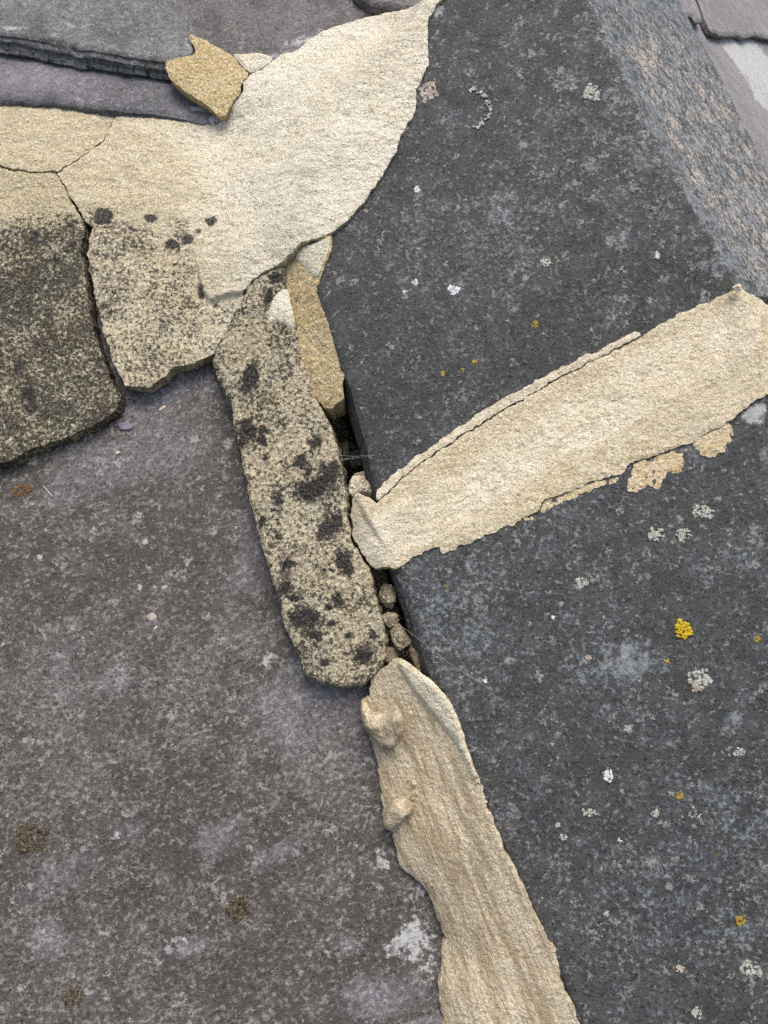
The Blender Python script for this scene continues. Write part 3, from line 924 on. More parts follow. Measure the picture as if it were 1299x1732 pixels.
for (px, py, rp, m, a_, s_, h_) in [(1157, 1066, 17, M_YELLOW, 0.85, 2, 3.0), (1281, 1081, 6, M_OCHRE, 1, 3, 1.2), (1252, 1555, 8, M_OCHRE, 1.1, 4, 1.2), (1148, 1345, 6, M_OCHRE, 1, 5, 1.0),
                                    (1128, 1119, 4, M_OCHRE, 1.2, 6, 0.8), (995, 1112, 5, M_BEIGE, 1, 9, 0.8),
                                    (1108, 903, 13, M_PALE, 1, 11, 1.6), (1154, 906, 12, M_PALE, 1, 12, 1.4), (1188, 868, 12, M_PALE, 1.6, 13, 1.0), (1186, 1150, 17, M_PALE, 1.2, 14, 1.4),
                                    (1178, 1163, 8, M_BEIGE, 1, 15, 1.8), (1028, 1312, 10, M_WHITE, 1, 16, 1.2), (1048, 1420, 3.5, M_WHITE, 1, 17, 0.9), (820, 1150, 4, M_WHITE, 1, 18, 0.9),
                                    (935, 1045, 4, M_WHITE, 0.7, 19, 0.9), (1062, 1232, 7, M_PALE, 1, 20, 1.0), (1250, 1272, 8, M_PALE, 1.3, 21, 1.0), (1108, 1375, 7, M_PALE, 1, 22, 0.8),
                                    (943, 1395, 5, M_PALE, 0.6, 23, 0.8), (952, 1415, 5, M_PALE, 1.4, 24, 0.8), (995, 1375, 8, M_PALE, 1.5, 25, 0.7), (1272, 1640, 13, M_PALE, 1.5, 26, 1.0),
                                    (985, 985, 10, M_PALE, 1.0, 27, 0.6), (1178, 1712, 9, M_PALE, 1, 30, 0.8),
                                    (1175, 1377, 9, M_PALE, 1.2, 32, 0.6), (1026, 1545, 5, M_PALE, 1, 33, 0.7), (1150, 1638, 7, M_BEIGE, 1, 34, 0.7)]:
    ob = lichen(tile_low, px, py, rp, m, H_T2, asp=a_, seed=s_, h=h_)
    if rp == 17 and m is M_YELLOW:
        ob['label'] = 'bright yellow lichen rosette'
for (px, py, rp, m, a_, s_, h_) in [(905, 549, 6, M_OCHRE, 1, 41, 0.9), (802, 613, 4, M_OCHRE, 1, 42, 0.8), (783, 626, 3, M_OCHRE, 1, 43, 0.7), (749, 633, 5, M_OCHRE, 0.8, 44, 0.4),
                                    (705, 322, 6, M_WHITE, 1, 45, 0.9), (768, 492, 10, M_WHITE, 1, 46, 1.0), (703, 478, 6, M_WHITE, 0.8, 47, 1.0), (684, 494, 3, M_WHITE, 1, 48, 0.8),
                                    (1000, 157, 15, M_PALE, 1, 49, 0.8), (722, 158, 19, M_BEIGE, 0.8, 50, 1.6), (1112, 433, 7, M_WHITE, 0.5, 51, 0.9), (925, 445, 8, M_PALE, 1.2, 52, 0.5)]:
    lichen(tile_up, px, py, rp, m, H_T1, asp=a_, seed=s_, h=h_)
# a broken ring of white crust
ring_pts = np.array([(797, 151), (808, 155), (817, 161), (824, 170), (828, 181), (827, 193), (822, 203), (812, 211), (801, 216)], float)
for k in range(17):
    q = k / 16 * 8
    p = ring_pts[int(q)] * (1 - q % 1) + ring_pts[min(8, int(q) + 1)] * (q % 1)
    lichen(tile_up, p[0] + 2 * math.sin(k * 5.1), p[1] + 2 * math.cos(k * 3.3), 3.2 + 1.6 * math.sin(k * 1.9), M_PALE if k % 3 else M_WHITE, H_T1, name='ring_crust', asp=1.1, seed=60 + k, h=1.0)
# brown mossy crusts on the big slate
for k, (px, py, rp) in enumerate([(48, 1418, 24), (400, 1540, 18), (125, 1688, 15), (38, 830, 10)]):
    ob = lichen(slate_main, px, py, rp, M_MOSS if k < 3 else M_RUST, const(0), name='moss_crust', asp=1.2 if k < 3 else 1.9, ang=10, seed=80 + k, h=0.8 if k < 3 else 0.3, amp=0.1, rough=2.4)

# ------------------------------------------------------------------ mortar
MG = 'mortar bedding along the hip'
M1_OUT = [(-30, 300), (50, 292), (95, 292), (128, 272.7), (150, 258.5), (169.6, 243.5), (183.6, 222.5), (195.6, 200.5), (202.6, 192.5), (208, 178), (384, 196), (386, 205), (388, 188), (397, 168), (409, 155), (414, 137), (424, 125),
          (444, 117), (460, 103), (475, 92), (500, 86), (525, 66), (560, 48), (620, 28), (700, 10), (740, -20), (775, -120), (800, -120), (770, -30), (742, 2), (724, 30), (726, 70), (722, 110), (706, 150), (702, 190),
          (676, 235), (664, 268), (640, 305), (616, 340), (590, 372), (563, 392), (548, 399), (509, 412), (480, 440), (452, 455), (425, 472), (408, 494),
          (410, 505), (384, 552), (364, 590), (346, 607), (294, 621), (274, 638), (249, 653), (222, 655), (208, 649), (190, 607), (173, 552), (156, 486), (147, 432), (152, 400), (158, 380), (143, 372),
          (128, 345), (112, 315), (98, 296), (50, 296)]
M1_OUT = M1_OUT[2:-2]
M1_H = TPS(ROOF, [(0, 290, 14), (150, 258, 13), (205, 195, 8), (300, 205, 10), (384, 210, 11), (395, 180, 17), (440, 120, 20), (520, 80, 20), (620, 35, 24), (720, 10, 36), (724, 90, 42), (690, 210, 43.5), (630, 320, 42), (565, 390, 40),
                  (500, 412, 33), (430, 470, 25), (480, 330, 34), (560, 200, 41), (300, 300, 18), (400, 330, 23), (180, 420, 17), (250, 640, 15.5), (190, 600, 15.5), (360, 590, 17), (300, 500, 18), (400, 500, 21), (130, 330, 15), (640, 100, 40)])
M1_T = M1_H


def M1_H(u, v):
    w, t = wt(u, v)
    a = M1_T(u, v)
    wl = wt(T1_OUT[:14, 0], T1_OUT[:14, 1])
    o = np.argsort(wl[1])
    left = np.interp(t, wl[1][o], wl[0][o])                      # the hip tile's edge under the mortar
    on = sstep(-0.035, 0.010, w - left)
    b = H_T1(u, v) + 0.0030
    return a + on * (np.maximum(a, b) - a)


P2_POLY = [(100, 350), (150, 360), (185, 352), (230, 368), (270, 366), (330, 372), (372, 372), (348, 400), (326, 430), (337, 466), (344, 492), (356, 503), (384, 494), (404, 494), (430, 480), (440, 560), (300, 700), (100, 700)]
P2_UV = []
for p in P2_POLY:
    z = 0.015
    for _ in range(5):
        c = ROOF.un(p, z)[0]; z = float(M1_H(c[:1], c[1:2])[0])
    P2_UV.append(c)
P2_UV = densify(np.array(P2_UV), 0.003)
P2_UV = P2_UV + 0.003 * np.stack([fbm(P2_UV[:, 0], P2_UV[:, 1], 90, 4, 3), fbm(P2_UV[:, 0], P2_UV[:, 1], 90, 4, 4)], 1)
lobe_c = ROOF.un((380, 500), 0.02)[0]


def m1_extra(u, v, s):
    sd, _ = dist_closed(np.stack([u, v], 1), P2_UV)
    near = np.exp(-((u - lobe_c[0]) ** 2 + (v - lobe_c[1]) ** 2) / 0.028 ** 2)
    return -0.0032 * near * sstep(-0.0008, 0.0012, sd) - 0.0008 * sstep(-0.004, 0.004, sd)


M1_B0, M1_B1 = [float(q[0] + 0.3 * q[1]) for q in (ROOF.un((200, 300), 0.02)[0], ROOF.un((560, 260), 0.03)[0])]


def m1_tint(u, v, n):
    sd, _ = dist_closed(np.stack([u, v], 1), P2_UV)
    sd = sd + 0.006 * fbm(u, v, 60, 4, 91)
    g = (0.60 + 0.15 * fbm(u, v, 45, 3, 16)) * sstep(-0.004, 0.010, sd)
    x = u + 0.3 * v + 0.03 * fbm(u, v, 12, 3, 44)
    b = 0.62 * sstep(M1_B1, M1_B0, x)
    return np.stack([0 * u, g, b], 1)


mortar_main = slab('mortar_patch', M1_OUT, M1_H, M_CREAM, base=lambda u, v: np.full(len(u), 0.001), g=0.0009, edge_r=0.35, edge_h=0.35, splay=-0.8, smooth_it=0, out_amp=2.4, out_scale=210,
                   bumps=((2.0, 16, 4), (1.1, 55, 4, 1), (0.7, 170, 4, 1), (0.35, 420, 2)), aniso=(R(-8), 2.2), side_noise=1.0, seed=41, extra=m1_extra, tint=m1_tint,
                   spots=[(0, 358, 375, 13, 9, 0, 0.95), (0, 290, 411, 16, 12, 0, 0.95), (0, 316, 404, 13, 12, 20, 0.8), (0, 335, 390, 10, 8, 20, 0.65), (0, 255, 368, 14, 9, 0, 0.9), (0, 172, 366, 26, 20, 10, 0.85), (0, 150, 385, 8, 16, 0, 0.8),
                          (0, 337, 485, 9, 18, 0, 0.75), (0, 180, 430, 10, 8, 0, 0.7), (0, 330, 560, 20, 14, 0, 0.55), (0, 365, 510, 14, 8, 0, 0.6), (0, 170, 520, 6, 16, 0, 0.6), (0, 215, 385, 16, 8, 0, 0.6),
                          (2, 300, 205, 90, 12, -10, 0.3), (2, 250, 330, 120, 40, 0, 0.22), (2, 360, 430, 30, 30, 0, 0.35), (1, 210, 350, 40, 14, 0, 0.35)])
tag(mortar_main, 'large cream mortar patch lapping onto the upper hip tile, blackened at lower left', 'mortar patch', MG)

M0_OUT = [(-320, 60), (0, 150), (100, 160), (198, 180), (200, 193), (193, 200), (181, 222), (167, 243), (148, 257), (126, 271), (94, 289), (50, 289), (20, 284), (0, 279), (-80, 262), (-320, 240)]
mortar_left = slab('mortar_patch', M0_OUT, TPS(ROOF, [(0, 165, 7), (200, 190, 7), (0, 280, 14), (100, 287, 14), (150, 255, 13), (60, 220, 12), (-300, 100, 7), (-300, 240, 14)]),
                   M_CREAM, base=const(0), g=0.0011, edge_r=0.35, edge_h=0.35, splay=0, smooth_it=0, out_amp=2.4, out_scale=210, bumps=((1.6, 18, 4), (1.0, 60, 4, 1), (0.7, 170, 4, 1), (0.35, 420, 2)), aniso=(R(-5), 2.0), seed=43,
                   tint=lambda u, v, n: np.tile([0.0, 0.10, 0.66], (len(u), 1)), spots=[(1, 100, 170, 90, 10, -8, 0.4), (1, 20, 170, 40, 16, 0, 0.35)])
tag(mortar_left, 'cracked off cream mortar piece under the violet slate at left', 'mortar patch', MG)

P1_OUT = [(-320, 250), (-80, 265), (0, 282), (20, 286.5), (50, 291.5), (94, 292), (109.8, 315.5), (126, 345.5), (140, 374), (142, 395), (136, 424), (143, 452), (147, 503), (157, 555), (166, 593), (187, 642), (207, 673), (197, 694),
          (152, 721), (94, 746), (45, 763), (14, 780), (-60, 800), (-320, 830)]


P1_GV = [ROOF.un(p, 0.014)[0] for p in ((0, 345), (0, 440))]


def p1_tint(u, v, n):
    y = (P1_GV[0][1] - v) / (P1_GV[0][1] - P1_GV[1][1]) + 0.35 * fbm(u, v, 40, 4, 71)
    g = 0.12 + 0.80 * sstep(-0.15, 0.75, y)
    return np.stack([0 * u, g, 0.30 + 0 * u], 1)


mortar_old = slab('mortar_patch', P1_OUT, TPS(ROOF, [(0, 290, 14), (100, 300, 14), (140, 400, 15), (160, 550, 13), (200, 670, 11), (0, 770, 11), (100, 740, 11), (60, 550, 13), (0, 400, 15), (-300, 300, 14), (-300, 800, 11)]),
                  M_OLDGREY, base=const(-1), g=0.0010, edge_r=0.5, edge_h=0.5, splay=0.8, smooth_it=0, out_amp=2.4, out_scale=210, bumps=((1.8, 20, 4), (1.0, 120, 4), (0.9, 330, 3)), side_noise=1.2, seed=47, tint=p1_tint,
                  spots=[(0, 60, 405, 45, 14, 0, 0.6), (0, 20, 495, 24, 14, 0, 0.6), (0, 120, 420, 14, 20, 0, 0.7), (0, 125, 380, 16, 14, 0, 0.7), (0, 50, 680, 14, 50, 5, 0.62), (0, 30, 620, 16, 22, 0, 0.6), (0, 45, 530, 20, 30, 0, 0.4),
                         (0, 95, 440, 14, 16, 0, 0.6), (0, 75, 545, 18, 30, 0, 0.45), (0, 140, 560, 12, 30, 0, 0.4), (0, 180, 650, 8, 20, 20, 0.45), (0, 15, 420, 30, 20, 0, 0.5)])
tag(mortar_old, 'old blackened mortar slab with grey lichen at the left edge', 'mortar patch', MG)

S_OUT = [(479, 448), (456, 455), (420, 482), (409, 506), (384, 557), (364, 594), (360, 615), (371, 642), (388, 675), (397, 720), (408, 770), (418, 821), (428, 870), (440, 916), (460, 972), (476, 1024), (483, 1058), (506, 1110),
         (519, 1141), (545, 1153), (585, 1161), (616, 1158), (643, 1133), (652, 1108), (650, 1073), (641, 1027), (632, 996), (626, 962), (610, 937), (595, 910), (587, 873), (585, 830), (580, 797), (563, 735), (550, 696), (534, 677), (523, 648), (513, 612),
         (502, 570), (500, 537), (489, 504), (483, 474)]
S_SPOTS = [(423, 642, 15, 28), (420, 726, 18, 18), (447, 728, 10, 10), (531, 753, 10, 18), (519, 831, 17, 16), (507, 780, 11, 12), (564, 804, 9, 22), (470, 843, 9, 11), (559, 892, 19, 25), (443, 882, 6, 11), (472, 910, 6, 8),
           (514, 1043, 22, 22), (571, 1015, 11, 11), (554, 1026, 10, 8), (535, 1076, 13, 10), (615, 1110, 19, 13), (582, 947, 14, 18), (486, 956, 9, 10), (483, 993, 8, 15), (545, 815, 12, 26), (560, 1054, 7, 6), (440, 745, 9, 9), (410, 745, 8, 14),
           (590, 965, 9, 9), (548, 1120, 9, 7), (495, 1010, 10, 8), (520, 800, 8, 10), (448, 775, 6, 8), (467, 470, 14, 9), (455, 500, 6, 16), (590, 1075, 8, 5), (630, 1075, 8, 8)]
stone = slab('mortar_block', S_OUT, TPS(ROOF, [(470, 460, 27), (420, 500, 23), (365, 600, 18), (430, 620, 22), (510, 610, 26), (400, 740, 19), (470, 740, 23), (560, 720, 25), (440, 900, 19), (520, 880, 23), (590, 870, 25), (485, 1050, 19), (560, 1030, 23),
                                           (640, 1020, 23), (530, 1130, 19), (590, 1120, 21), (650, 1100, 21)]),
             M_OLD, base=const(-1), g=0.0009, edge_r=1.6, edge_h=1.5, splay=2.5, smooth_it=0, out_amp=2.4, out_scale=210, bumps=((1.4, 30, 4), (1.1, 140, 4), (1.1, 400, 2)), side_noise=1.8, rings=6, seed=53,
             tint=lambda u, v, n: np.stack([0 * u, 0.60 + 0.16 * fbm(u, v, 35, 3, 6), 0.06 + 0 * u], 1), spots=[(0, a, b, c * 1.1, d * 1.1, -15, 0.84) for a, b, c, d in S_SPOTS] + [(1, a, b, c * 1.9, d * 1.9, -15, 0.88) for a, b, c, d in S_SPOTS])
tag(stone, 'long lichen spotted old mortar block lying loose on the slate', 'mortar block', MG)
smear = slab('mortar_smear', [(473, 490), (487, 487), (489, 505), (497, 530), (500, 545), (492, 560), (478, 548), (463, 545), (452, 550), (453, 530), (460, 508)],
             TPS(ROOF, [(480, 490, 28.5), (460, 540, 26), (497, 540, 29), (478, 520, 29)]), M_CREAM, base=const(15), g=0.0009, edge_r=1.5, out_amp=0.9, bumps=((0.7, 120, 4),), parent=stone, seed=55)

F_OUT = [(564, 396), (548, 401), (511, 414), (495, 427), (474, 446), (476, 474), (482, 503), (492, 537), (495, 570), (506, 611), (519, 647), (532, 673), (550, 688), (561, 691), (582, 673), (580, 640), (573, 600), (562, 552), (550, 522), (537, 495), (541, 471), (556, 435)]
F_H = TPS(ROOF, [(555, 402, 44), (510, 418, 34), (483, 455, 24), (495, 520, 23), (538, 480, 38.5), (510, 600, 23), (572, 600, 36), (540, 680, 23), (580, 665, 35), (552, 530, 37.5), (525, 540, 30)])
fillet_sand = slab('mortar_fillet', F_OUT, F_H, M_SAND, base=const(2), g=0.0009, edge_r=0.4, splay=0.3, smooth_it=0, out_amp=2.4, out_scale=210, bumps=((1.0, 40, 4), (0.8, 160, 4), (0.7, 400, 2)), seed=57,
                   tint=lambda u, v, n: np.tile([0, 0.10, 0.3], (len(u), 1)), spots=[(0, 505, 507, 12, 8, 0, 0.6), (0, 551, 594, 8, 6, 0, 0.55), (0, 497, 530, 6, 6, 0, 0.5), (0, 500, 480, 5, 9, 0, 0.4), (0, 560, 672, 4, 10, 0, 0.6), (0, 548, 642, 5, 5, 0, 0.5)])
tag(fillet_sand, 'narrow sandy yellow mortar fillet wedged against the upper hip tile', 'mortar fillet', MG)
skin = slab('mortar_skin', [(560, 399), (548, 403), (513, 416), (498, 431), (508, 445), (520, 455), (530, 466), (536, 471), (552, 435)], lambda u, v: F_H(u, v) + 0.0014, M_CREAM, base=lambda u, v: F_H(u, v) - 0.003, g=0.0009, edge_r=1.0,
            out_amp=1.0, bumps=((0.7, 90, 4),), parent=fillet_sand, seed=58, cap=False, tint=lambda u, v, n: np.tile([0, 0.04, 0.3], (len(u), 1)))

W_OUT = [(318, 57), (329, 76), (328, 91), (282, 103), (279, 116), (286, 131), (315, 156), (345, 174), (368, 195), (383, 196), (393, 171), (407, 155), (412, 136), (421, 125), (400, 103), (386, 90), (345, 66)]
wedge = slab('mortar_flake', W_OUT, TPS(ROOF, [(320, 62, 24), (282, 110, 24.5), (328, 90, 24.5), (375, 192, 20), (345, 172, 22), (408, 150, 21), (415, 125, 21), (386, 92, 21)]), M_SAND, base=const(10), g=0.0009, edge_r=0.4, splay=-2.0, smooth_it=0,
             out_amp=1.8, out_scale=240, bumps=((0.6, 40, 4), (0.6, 170, 4), (0.6, 400, 2)), seed=61, tint=lambda u, v, n: np.tile([0, 0.02, 0.25], (len(u), 1)))
tag(wedge, 'sandy yellow mortar flake tucked beside the thick slate', 'mortar flake', MG)
sliver = slab('mortar_flake', [(390, 91), (420, 90), (440, 89), (461, 95), (459, 103), (443, 114), (424, 123), (418, 118), (402, 102)], TPS(ROOF, [(390, 92, 20), (460, 96, 20), (422, 122, 21), (430, 100, 20)]), M_CREAM, base=const(12), g=0.0009,
              edge_r=1.0, out_amp=1.0, bumps=((0.6, 60, 4),), seed=63)
tag(sliver, 'small cream mortar sliver between the sandy flake and the cream patch', 'mortar flake', MG)

# joint strip over the butt of the two hip tiles
J_up = [(637, 848), (655, 828), (700, 789), (760, 748), (830, 704), (900, 663), (960, 630), (1030, 596), (1078, 568)]
J_OUT = [(596, 842), (606, 834), (618, 838), (630, 846), (638, 850), (657, 831), (702, 792), (762, 751), (832, 707), (902, 666), (962, 632), (1032, 598), (1085, 569), (1130, 540), (1190, 512), (1238, 490), (1250, 484), (1262, 495), (1299, 516), (1380, 570),
         (1410, 640), (1360, 662), (1299, 668), (1272, 682), (1233, 712), (1167, 751), (1139, 759), (1067, 784), (1050, 801), (989, 820), (923, 845), (901, 870), (857, 892), (796, 917), (749, 939), (743, 923), (707, 939), (668, 961), (650, 956), (634, 961), (622, 948), (600, 912), (594, 873), (595, 850)]
_a = [ROOF.un(p, 0.045)[0] for p in ((640, 850), (1250, 500))]
_b = [ROOF.un(p, 0.040)[0] for p in ((700, 940), (1240, 710))]
jd = (_a[1] - _a[0]) / np.linalg.norm(_a[1] - _a[0])
jn = np.array([-jd[1], jd[0]])
jw = float((_b[0] - _a[0]) @ jn)
joint_left = ROOF.un((640, 880), 0.03)[0]


def H_J(u, v):
    """proud of the upper tile at its top edge, feathered onto the lower tile"""
    q = ((u - _a[0][0]) * jn[0] + (v - _a[0][1]) * jn[1]) / jw        # 0 at the upper tile's end, 1 on the lower tile
    lat = (u - joint_left[0]) * jd[0] + (v - joint_left[1]) * jd[1]
    up = H_T1(u, v) + 0.0019
    lowr = H_T2(u, v) + 0.0018
    m = sstep(-0.1, 1.0, q)
    h = up * (1 - m) + lowr * m
    # sags into the gap beyond the tiles' left edge
    return np.maximum(h - 0.011 * sstep(-0.004, -0.030, lat), lowr - 0.0006 - 0.02 * sstep(-0.004, -0.014, lat))


joint = slab('mortar_strip', J_OUT, H_J, M_STRIP, base=lambda u, v: H_J(u, v) - 0.010, g=0.0009, edge_r=0.5, edge_h=0.5, splay=0.2, smooth_it=0, out_amp=2.4, out_scale=240, bumps=((0.3, 420, 2), (1.2, 26, 4), (0.6, 70, 4, 1), (0.45, 200, 4, 1)), aniso=(R(20), 2.0), side_noise=1.0, seed=67,
             tint=lambda u, v, n: np.stack([0 * u, 0 * u, 0.50 * np.abs(2 * np.clip(((u - _a[0][0]) * jn[0] + (v - _a[0][1]) * jn[1]) / jw, 0, 1) - 1) ** 1.6 + 0.18 * sstep(-0.1, 0.6, fbm(u, v, 25, 3, 29))], 1),
             spots=[(2, 1290, 560, 14, 30, 0, 0.7), (2, 1285, 600, 12, 30, 0, 0.6), (2, 870, 880, 40, 8, 25, 0.35), (1, 610, 825, 16, 14, 0, 0.5), (1, 1185, 545, 8, 10, 0, 0.25)])
tag(joint, 'broad cream mortar strip across the joint between the hip tiles', 'mortar strip', MG)
rim = slab('cracked_rim', [(638, 848), (656, 829), (701, 790), (761, 749), (831, 705), (901, 664), (961, 630), (1031, 596), (1084, 567), (1074, 561), (1028, 584), (958, 616), (896, 650), (826, 689), (756, 735), (704, 773), (664, 802), (640, 826), (636, 840)],
           lambda u, v: H_J(u, v) + 0.0003, M_STRIP, base=lambda u, v: H_J(u, v) - 0.006, g=0.0007, edge_r=0.3, splay=0.0, smooth_it=0, out_amp=2.4, out_scale=240, bumps=((0.6, 120, 4),), parent=joint, seed=69, cap=False)
knob = lump('mortar_crumb', 1247, 487, 66, (3.0, 2.4, 2.4), M_STRIP, joint, seed=5)
for k, outl in enumerate([[(1072, 788), (1100, 778), (1139, 760), (1158, 768), (1154, 800), (1135, 806), (1117, 818), (1085, 830), (1056, 834), (1066, 812)],
                          [(1166, 752), (1200, 732), (1233, 712), (1242, 720), (1230, 745), (1224, 766), (1200, 772), (1180, 764)],
                          [(880, 878), (905, 862), (935, 842), (990, 820), (1046, 803), (1050, 808), (1000, 830), (940, 856), (905, 880)]]):
    slab('mortar_smear', outl, lambda u, v: H_T2(u, v) + 0.0004, M_SMEAR, base=lambda u, v: H_T2(u, v) - 0.001, g=0.0007, edge_r=0.2, splay=0.3, smooth_it=0, out_amp=5.0, out_scale=330,
         bumps=((0.9, 260, 4),), rings=2, parent=tile_low, seed=90 + k, cap=False)

# lower fillet along the hip tile's edge
K_OUT = [(667, 1114), (652, 1129), (624, 1151), (624, 1178), (612, 1184), (614, 1219), (630, 1253), (637, 1276), (643, 1325), (648, 1370), (650, 1402), (663, 1409), (670, 1437), (673, 1464), (704, 1486), (723, 1509), (742, 1554), (755, 1588),
         (746, 1618), (748, 1645), (742, 1678), (746, 1712), (746, 1740), (775, 1850), (840, 2050), (1120, 2050), (1040, 1860), (981, 1732), (957, 1671), (938, 1607), (908, 1547), (885, 1494), (859, 1445), (840, 1400), (811, 1321), (789, 1264), (774, 1219), (757, 1182), (730, 1152), (704, 1133), (682, 1114)]
K_H = TPS(ROOF, [(672, 1118, 27), (630, 1160, 14), (618, 1200, 8), (640, 1300, 5), (650, 1390, 5), (675, 1460, 3.5), (740, 1550, 3.5), (752, 1600, 3.5), (745, 1720, 3.5), (790, 1860, 3.5), (850, 2050, 3.5),
                 (725, 1155, 36), (757, 1185, 38), (789, 1264, 38), (840, 1400, 38), (885, 1494, 37), (938, 1607, 37), (981, 1732, 37), (1110, 2050, 37),
                 (690, 1170, 27), (720, 1230, 25), (735, 1290, 25), (770, 1400, 25), (800, 1480, 24), (840, 1600, 23), (870, 1720, 23), (690, 1350, 16), (660, 1250, 14), (725, 1450, 17), (770, 1560, 15), (780, 1680, 14),
                 (755, 1250, 30), (790, 1330, 32), (830, 1440, 33)], 0.02)
fillet = slab('mortar_fillet', K_OUT, K_H, M_FILLET, base=const(-1), g=0.0010, edge_r=0.9, edge_h=1.0, splay=0.6, smooth_it=0, out_amp=2.4, out_scale=260, bumps=((0.4, 22, 3), (0.6, 75, 4, 1), (0.3, 220, 4), (0.35, 450, 2)), aniso=(R(112), 6.0), side_noise=1.0, seed=71,
              tint=lambda u, v, n: np.stack([0 * u, 0.05 + 0 * u, 0.12 + 0 * u], 1),
              spots=[(2, 650, 1310, 14, 40, 0, 0.42), (1, 680, 1440, 6, 6, 0, 0.3)])
tag(fillet, 'long smooth buff mortar fillet along the lower hip tile edge', 'mortar fillet', MG)
slab('raised_lip', [(672, 1112), (690, 1120), (712, 1136), (734, 1153), (760, 1184), (777, 1220), (790, 1264), (812, 1322), (832, 1378), (822, 1366), (800, 1318), (776, 1270), (752, 1236), (728, 1206), (704, 1180), (686, 1152), (670, 1128)],
     lambda u, v: K_H(u, v) + 0.0030, M_STRIP, base=lambda u, v: K_H(u, v) - 0.004, g=0.0010, edge_r=3.5, edge_h=3.4, splay=0, out_amp=1.0, bumps=((0.8, 60, 4), (0.4, 200, 3)), parent=fillet, seed=73, cap=False)
D1 = [(610, 1182), (618, 1186), (626, 1202), (640, 1206), (650, 1200), (662, 1192), (672, 1190), (684, 1210), (684, 1232), (678, 1246), (664, 1262), (657, 1268), (644, 1262), (626, 1248), (614, 1224)]
H_D1 = TPS(ROOF, [(612, 1190, 17), (620, 1220, 24), (645, 1210, 24), (668, 1203, 31), (681, 1230, 31), (650, 1245, 25), (660, 1262, 25), (630, 1248, 20), (670, 1222, 34), (632, 1226, 27), (649, 1220, 25)])
slab('mortar_dollop', D1, H_D1, M_FILLET, base=const(4), g=0.0007, edge_r=3.5, edge_h=4.0, splay=-0.8, out_amp=1.4, bumps=((1.6, 90, 4), (0.8, 240, 3)), side_noise=1.0, parent=fillet, seed=75, spots=[(2, 640, 1235, 12, 12, 0, 0.2)])
D2 = [(652, 1366), (668, 1350), (684, 1352), (699, 1358), (702, 1368), (694, 1380), (684, 1384), (676, 1396), (668, 1404), (648, 1404), (650, 1386)]
slab('mortar_dollop', D2, TPS(ROOF, [(652, 1370, 17), (680, 1352, 22), (700, 1368, 23), (650, 1402, 15), (672, 1376, 24), (668, 1400, 17)]), M_FILLET, base=const(4), g=0.0007, edge_r=2.5, edge_h=3, splay=-0.8, out_amp=1.4, bumps=((1.3, 110, 4), (0.8, 260, 3)),
     side_noise=1.0, parent=fillet, seed=77)
for k, (px, py, r_) in enumerate([(700, 1326, 2.4), (701, 1342, 1.8), (698, 1349, 2.0), (690, 1318, 1.2)]):
    lump('mortar_crumb', px, py, 18, (r_ * 0.8, r_, r_ * 0.8), M_FILLET, fillet, seed=200 + k, nu=16, nv=10)

# ------------------------------------------------------------------ rubble in the open gap beside the hip tiles
RG = 'rubble in the gap beside the hip tiles'
rub = [(655, 1007, 13, (5.2, 7.5, 5), 'pale mortar lump highest in the gap below the joint strip', 301, 0.2),
       (659, 1047, 14, (6.2, 4.6, 5), 'mortar lump in the middle of the gap beside the spotted block', 302, 0.1),
       (676, 1078, 13, (5.6, 9.5, 6), 'brown mortar lump lowest in the gap above the buff fillet', 303, 0.45),
       (703, 1112, 12, (3.0, 8.5, 5), 'thin pale mortar shard against the lower hip tile edge', 304, 0.35),
       (660, 1108, 8, (5, 6, 5), 'small mottled mortar lump below the spotted block corner', 305, 0.0),
       (581, 765, -16, (5, 8, 5), 'shadowed crumb at the left of the upper dark hole', 306, 0.0),
       (604, 775, -22, (8, 6, 5), 'shadowed crumb at the bottom of the upper dark hole', 307, 0.3),
       (603, 822, 16, (6, 7, 6), 'pale crumbly mortar lump below the upper dark hole', 308, 0.0),
       (619, 826, 14, (6, 7, 6), 'pale crumb wedged at the corner of the upper hip tile', 309, 0.7),
       (612, 806, 9, (5, 4, 5), 'small pale crumb at the foot of the upper dark hole', 310, 0.2)]
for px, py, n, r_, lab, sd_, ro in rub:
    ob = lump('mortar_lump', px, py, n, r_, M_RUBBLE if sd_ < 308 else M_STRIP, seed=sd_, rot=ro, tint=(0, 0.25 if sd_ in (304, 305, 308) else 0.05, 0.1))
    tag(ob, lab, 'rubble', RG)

# fine grit and dust that has dropped into the gap: too small and many to count
rng = np.random.RandomState(7)
GV, GF = [], []
for k in range(300):
    q = rng.rand()
    line = [(566, 700), (600, 790), (640, 985), (690, 1125)]
    if rng.rand() < 0.35:
        a_, b_ = line[0], line[1]
    else:
        a_, b_ = line[2], line[3]
    px_, py_ = a_[0] + (b_[0] - a_[0]) * q + rng.randn() * 9, a_[1] + (b_[1] - a_[1]) * q + rng.randn() * 5
    n_ = (-0.075 if a_ is line[0] else -0.035) + 0.028 * rng.rand()
    c = ROOF.un((px_, py_), n_)[0]
    r = 0.0005 + 0.0016 * rng.rand() ** 2
    base_i = len(GV)
    dirs = [(1, 0, 0), (0, 1, 0), (-1, 0, 0), (0, -1, 0), (0, 0, 1), (0, 0, -1)]
    for d in dirs:
        f = r * (0.7 + 0.6 * rng.rand())
        GV.append((c[0] + d[0] * f + 0.3 * r * rng.randn(), c[1] + d[1] * f + 0.3 * r * rng.randn(), n_ + d[2] * f))
    for a2, b2 in ((0, 1), (1, 2), (2, 3), (3, 0)):
        GF.append((base_i + a2, base_i + b2, base_i + 4))
        GF.append((base_i + b2, base_i + a2, base_i + 5))
GV = np.array(GV)
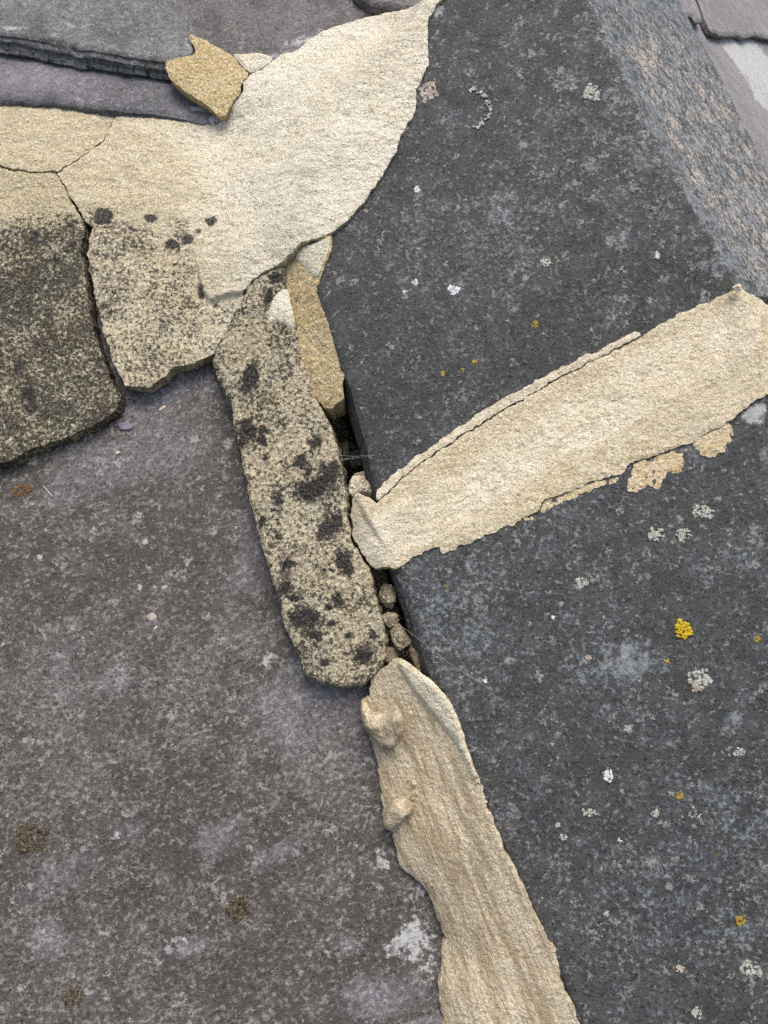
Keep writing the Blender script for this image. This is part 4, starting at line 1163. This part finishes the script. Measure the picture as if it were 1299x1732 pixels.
grit = link_mesh('gap_grit', ROOF.world(GV[:, 0], GV[:, 1], GV[:, 2]), GF, M_RUBBLE, smooth=False)
tag(grit, 'loose grit and crumbs lying in the dark gap', 'grit', kind='stuff')
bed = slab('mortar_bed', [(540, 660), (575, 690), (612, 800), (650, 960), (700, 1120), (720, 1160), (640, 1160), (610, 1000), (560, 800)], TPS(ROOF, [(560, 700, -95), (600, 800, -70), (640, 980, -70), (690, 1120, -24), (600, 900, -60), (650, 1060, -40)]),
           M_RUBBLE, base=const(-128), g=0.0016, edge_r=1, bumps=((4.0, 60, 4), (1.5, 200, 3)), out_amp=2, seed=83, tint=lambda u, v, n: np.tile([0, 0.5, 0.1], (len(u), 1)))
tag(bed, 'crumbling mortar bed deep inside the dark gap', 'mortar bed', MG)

# ------------------------------------------------------------------ little things lying on the slate
LG = 'small debris on the slate'
def flat_bit(name, px, py, rx, ry, ang, mat, lab, cat, seed, n=1.2):
    c = ROOF.un((px, py), 0.001)[0]
    mpp = 0.5 / F
    rng = np.random.RandomState(seed)
    th = np.linspace(0, 2 * math.pi, 9, endpoint=False) + rng.rand(9) * 0.35
    rr = 0.75 + 0.35 * rng.rand(9)
    x, y = rx * mpp * rr * np.cos(th), ry * mpp * rr * np.sin(th)
    ca, sa = math.cos(R(ang)), math.sin(R(ang))
    out = np.stack([c[0] + x * ca - y * sa, c[1] + x * sa + y * ca], 1)
    ob = slab(name, out, const(n), mat, base=const(-0.3), g=0.0005, edge_r=0.4, splay=0.1, uv=True, smooth_it=0, out_amp=0.2, bumps=((0.15, 200, 2),), rings=2, seed=seed)
    return tag(ob, lab, cat, LG)


flat_bit('slate_chip', 212, 720, 15, 8, -5, M_CHIP, 'small violet slate chip lying on the large slate', 'slate chip', 1, 1.8)
for k, (px, py, rx, ry, an, m, lab) in enumerate([
        (275, 689, 8, 3, 38, M_STRAW, 'pale straw flake just above the violet chip'),
        (153, 735, 4, 4, 0, M_PALE, 'tiny white crumb left of the violet chip'),
        (198, 765, 6, 2.5, 20, M_STRAW, 'curled straw flake just below the violet chip'),
        (236, 993, 5, 6, 0, M_BEIGE, 'beige flake in the middle of the large slate'),
        (245, 916, 6, 5, 30, M_PALE, 'pale grey flake directly above the beige flake'),
        (277, 993, 7, 4, 25, M_BEIGE, 'beige flake just right of another at mid slate'),
        (66, 942, 5, 6, 40, M_BEIGE, 'beige flake near the left edge of the large slate'),
        (256, 1044, 8, 7, 10, M_BEIGE, 'broader beige flake below the pair at mid slate'),
        (263, 1061, 6, 2.2, 30, M_STRAW, 'short straw bit under the broader beige flake'),
        (4, 1090, 7, 2, 45, M_STRAW, 'straw bit at the extreme left edge of the slate')]):
    flat_bit('straw_flake', px, py, rx, ry, an, m, lab, 'flake', 20 + k, 1.0 if m is M_STRAW else 0.5)


def px3(px, py, n_mm):
    c = ROOF.un((px, py), n_mm * 0.001)[0]
    return ROOF.world(c[:1], c[1:2], np.array([n_mm * 0.001]))[0]


def strand(pts, rad, lab, mat=None, name='spider_thread', cat='spider thread'):
    ob = thread(name, pts, rad, mat or M_SILK)
    return tag(ob, lab, cat)


strand([px3(670, 1052, 20), px3(720, 1090, 36), px3(760, 1122, 38.5), px3(833, 1168, 41)], 0.00004, 'spider thread stretched from the gap onto the lower hip tile')
strand([px3(575, 770, 22), px3(600, 772, 26), px3(630, 769, 36)], 0.00004, 'upper fine spider thread across the dark hole')
strand([px3(577, 777, 22), px3(605, 774, 26), px3(645, 768, 39)], 0.00004, 'lower fine spider thread across the dark hole')
strand([px3(73, 822, 0.7), px3(89, 840, 0.7)], 0.00022, 'short pale needle lying beside the rusty spot', name='pale_needle', cat='needle')
strand([px3(345, 900, 0.5), px3(370, 893, 0.6), px3(400, 885, 0.5)], 0.00007, 'fine pale fibre on the slate left of the spotted block', name='pale_fibre', cat='fibre')
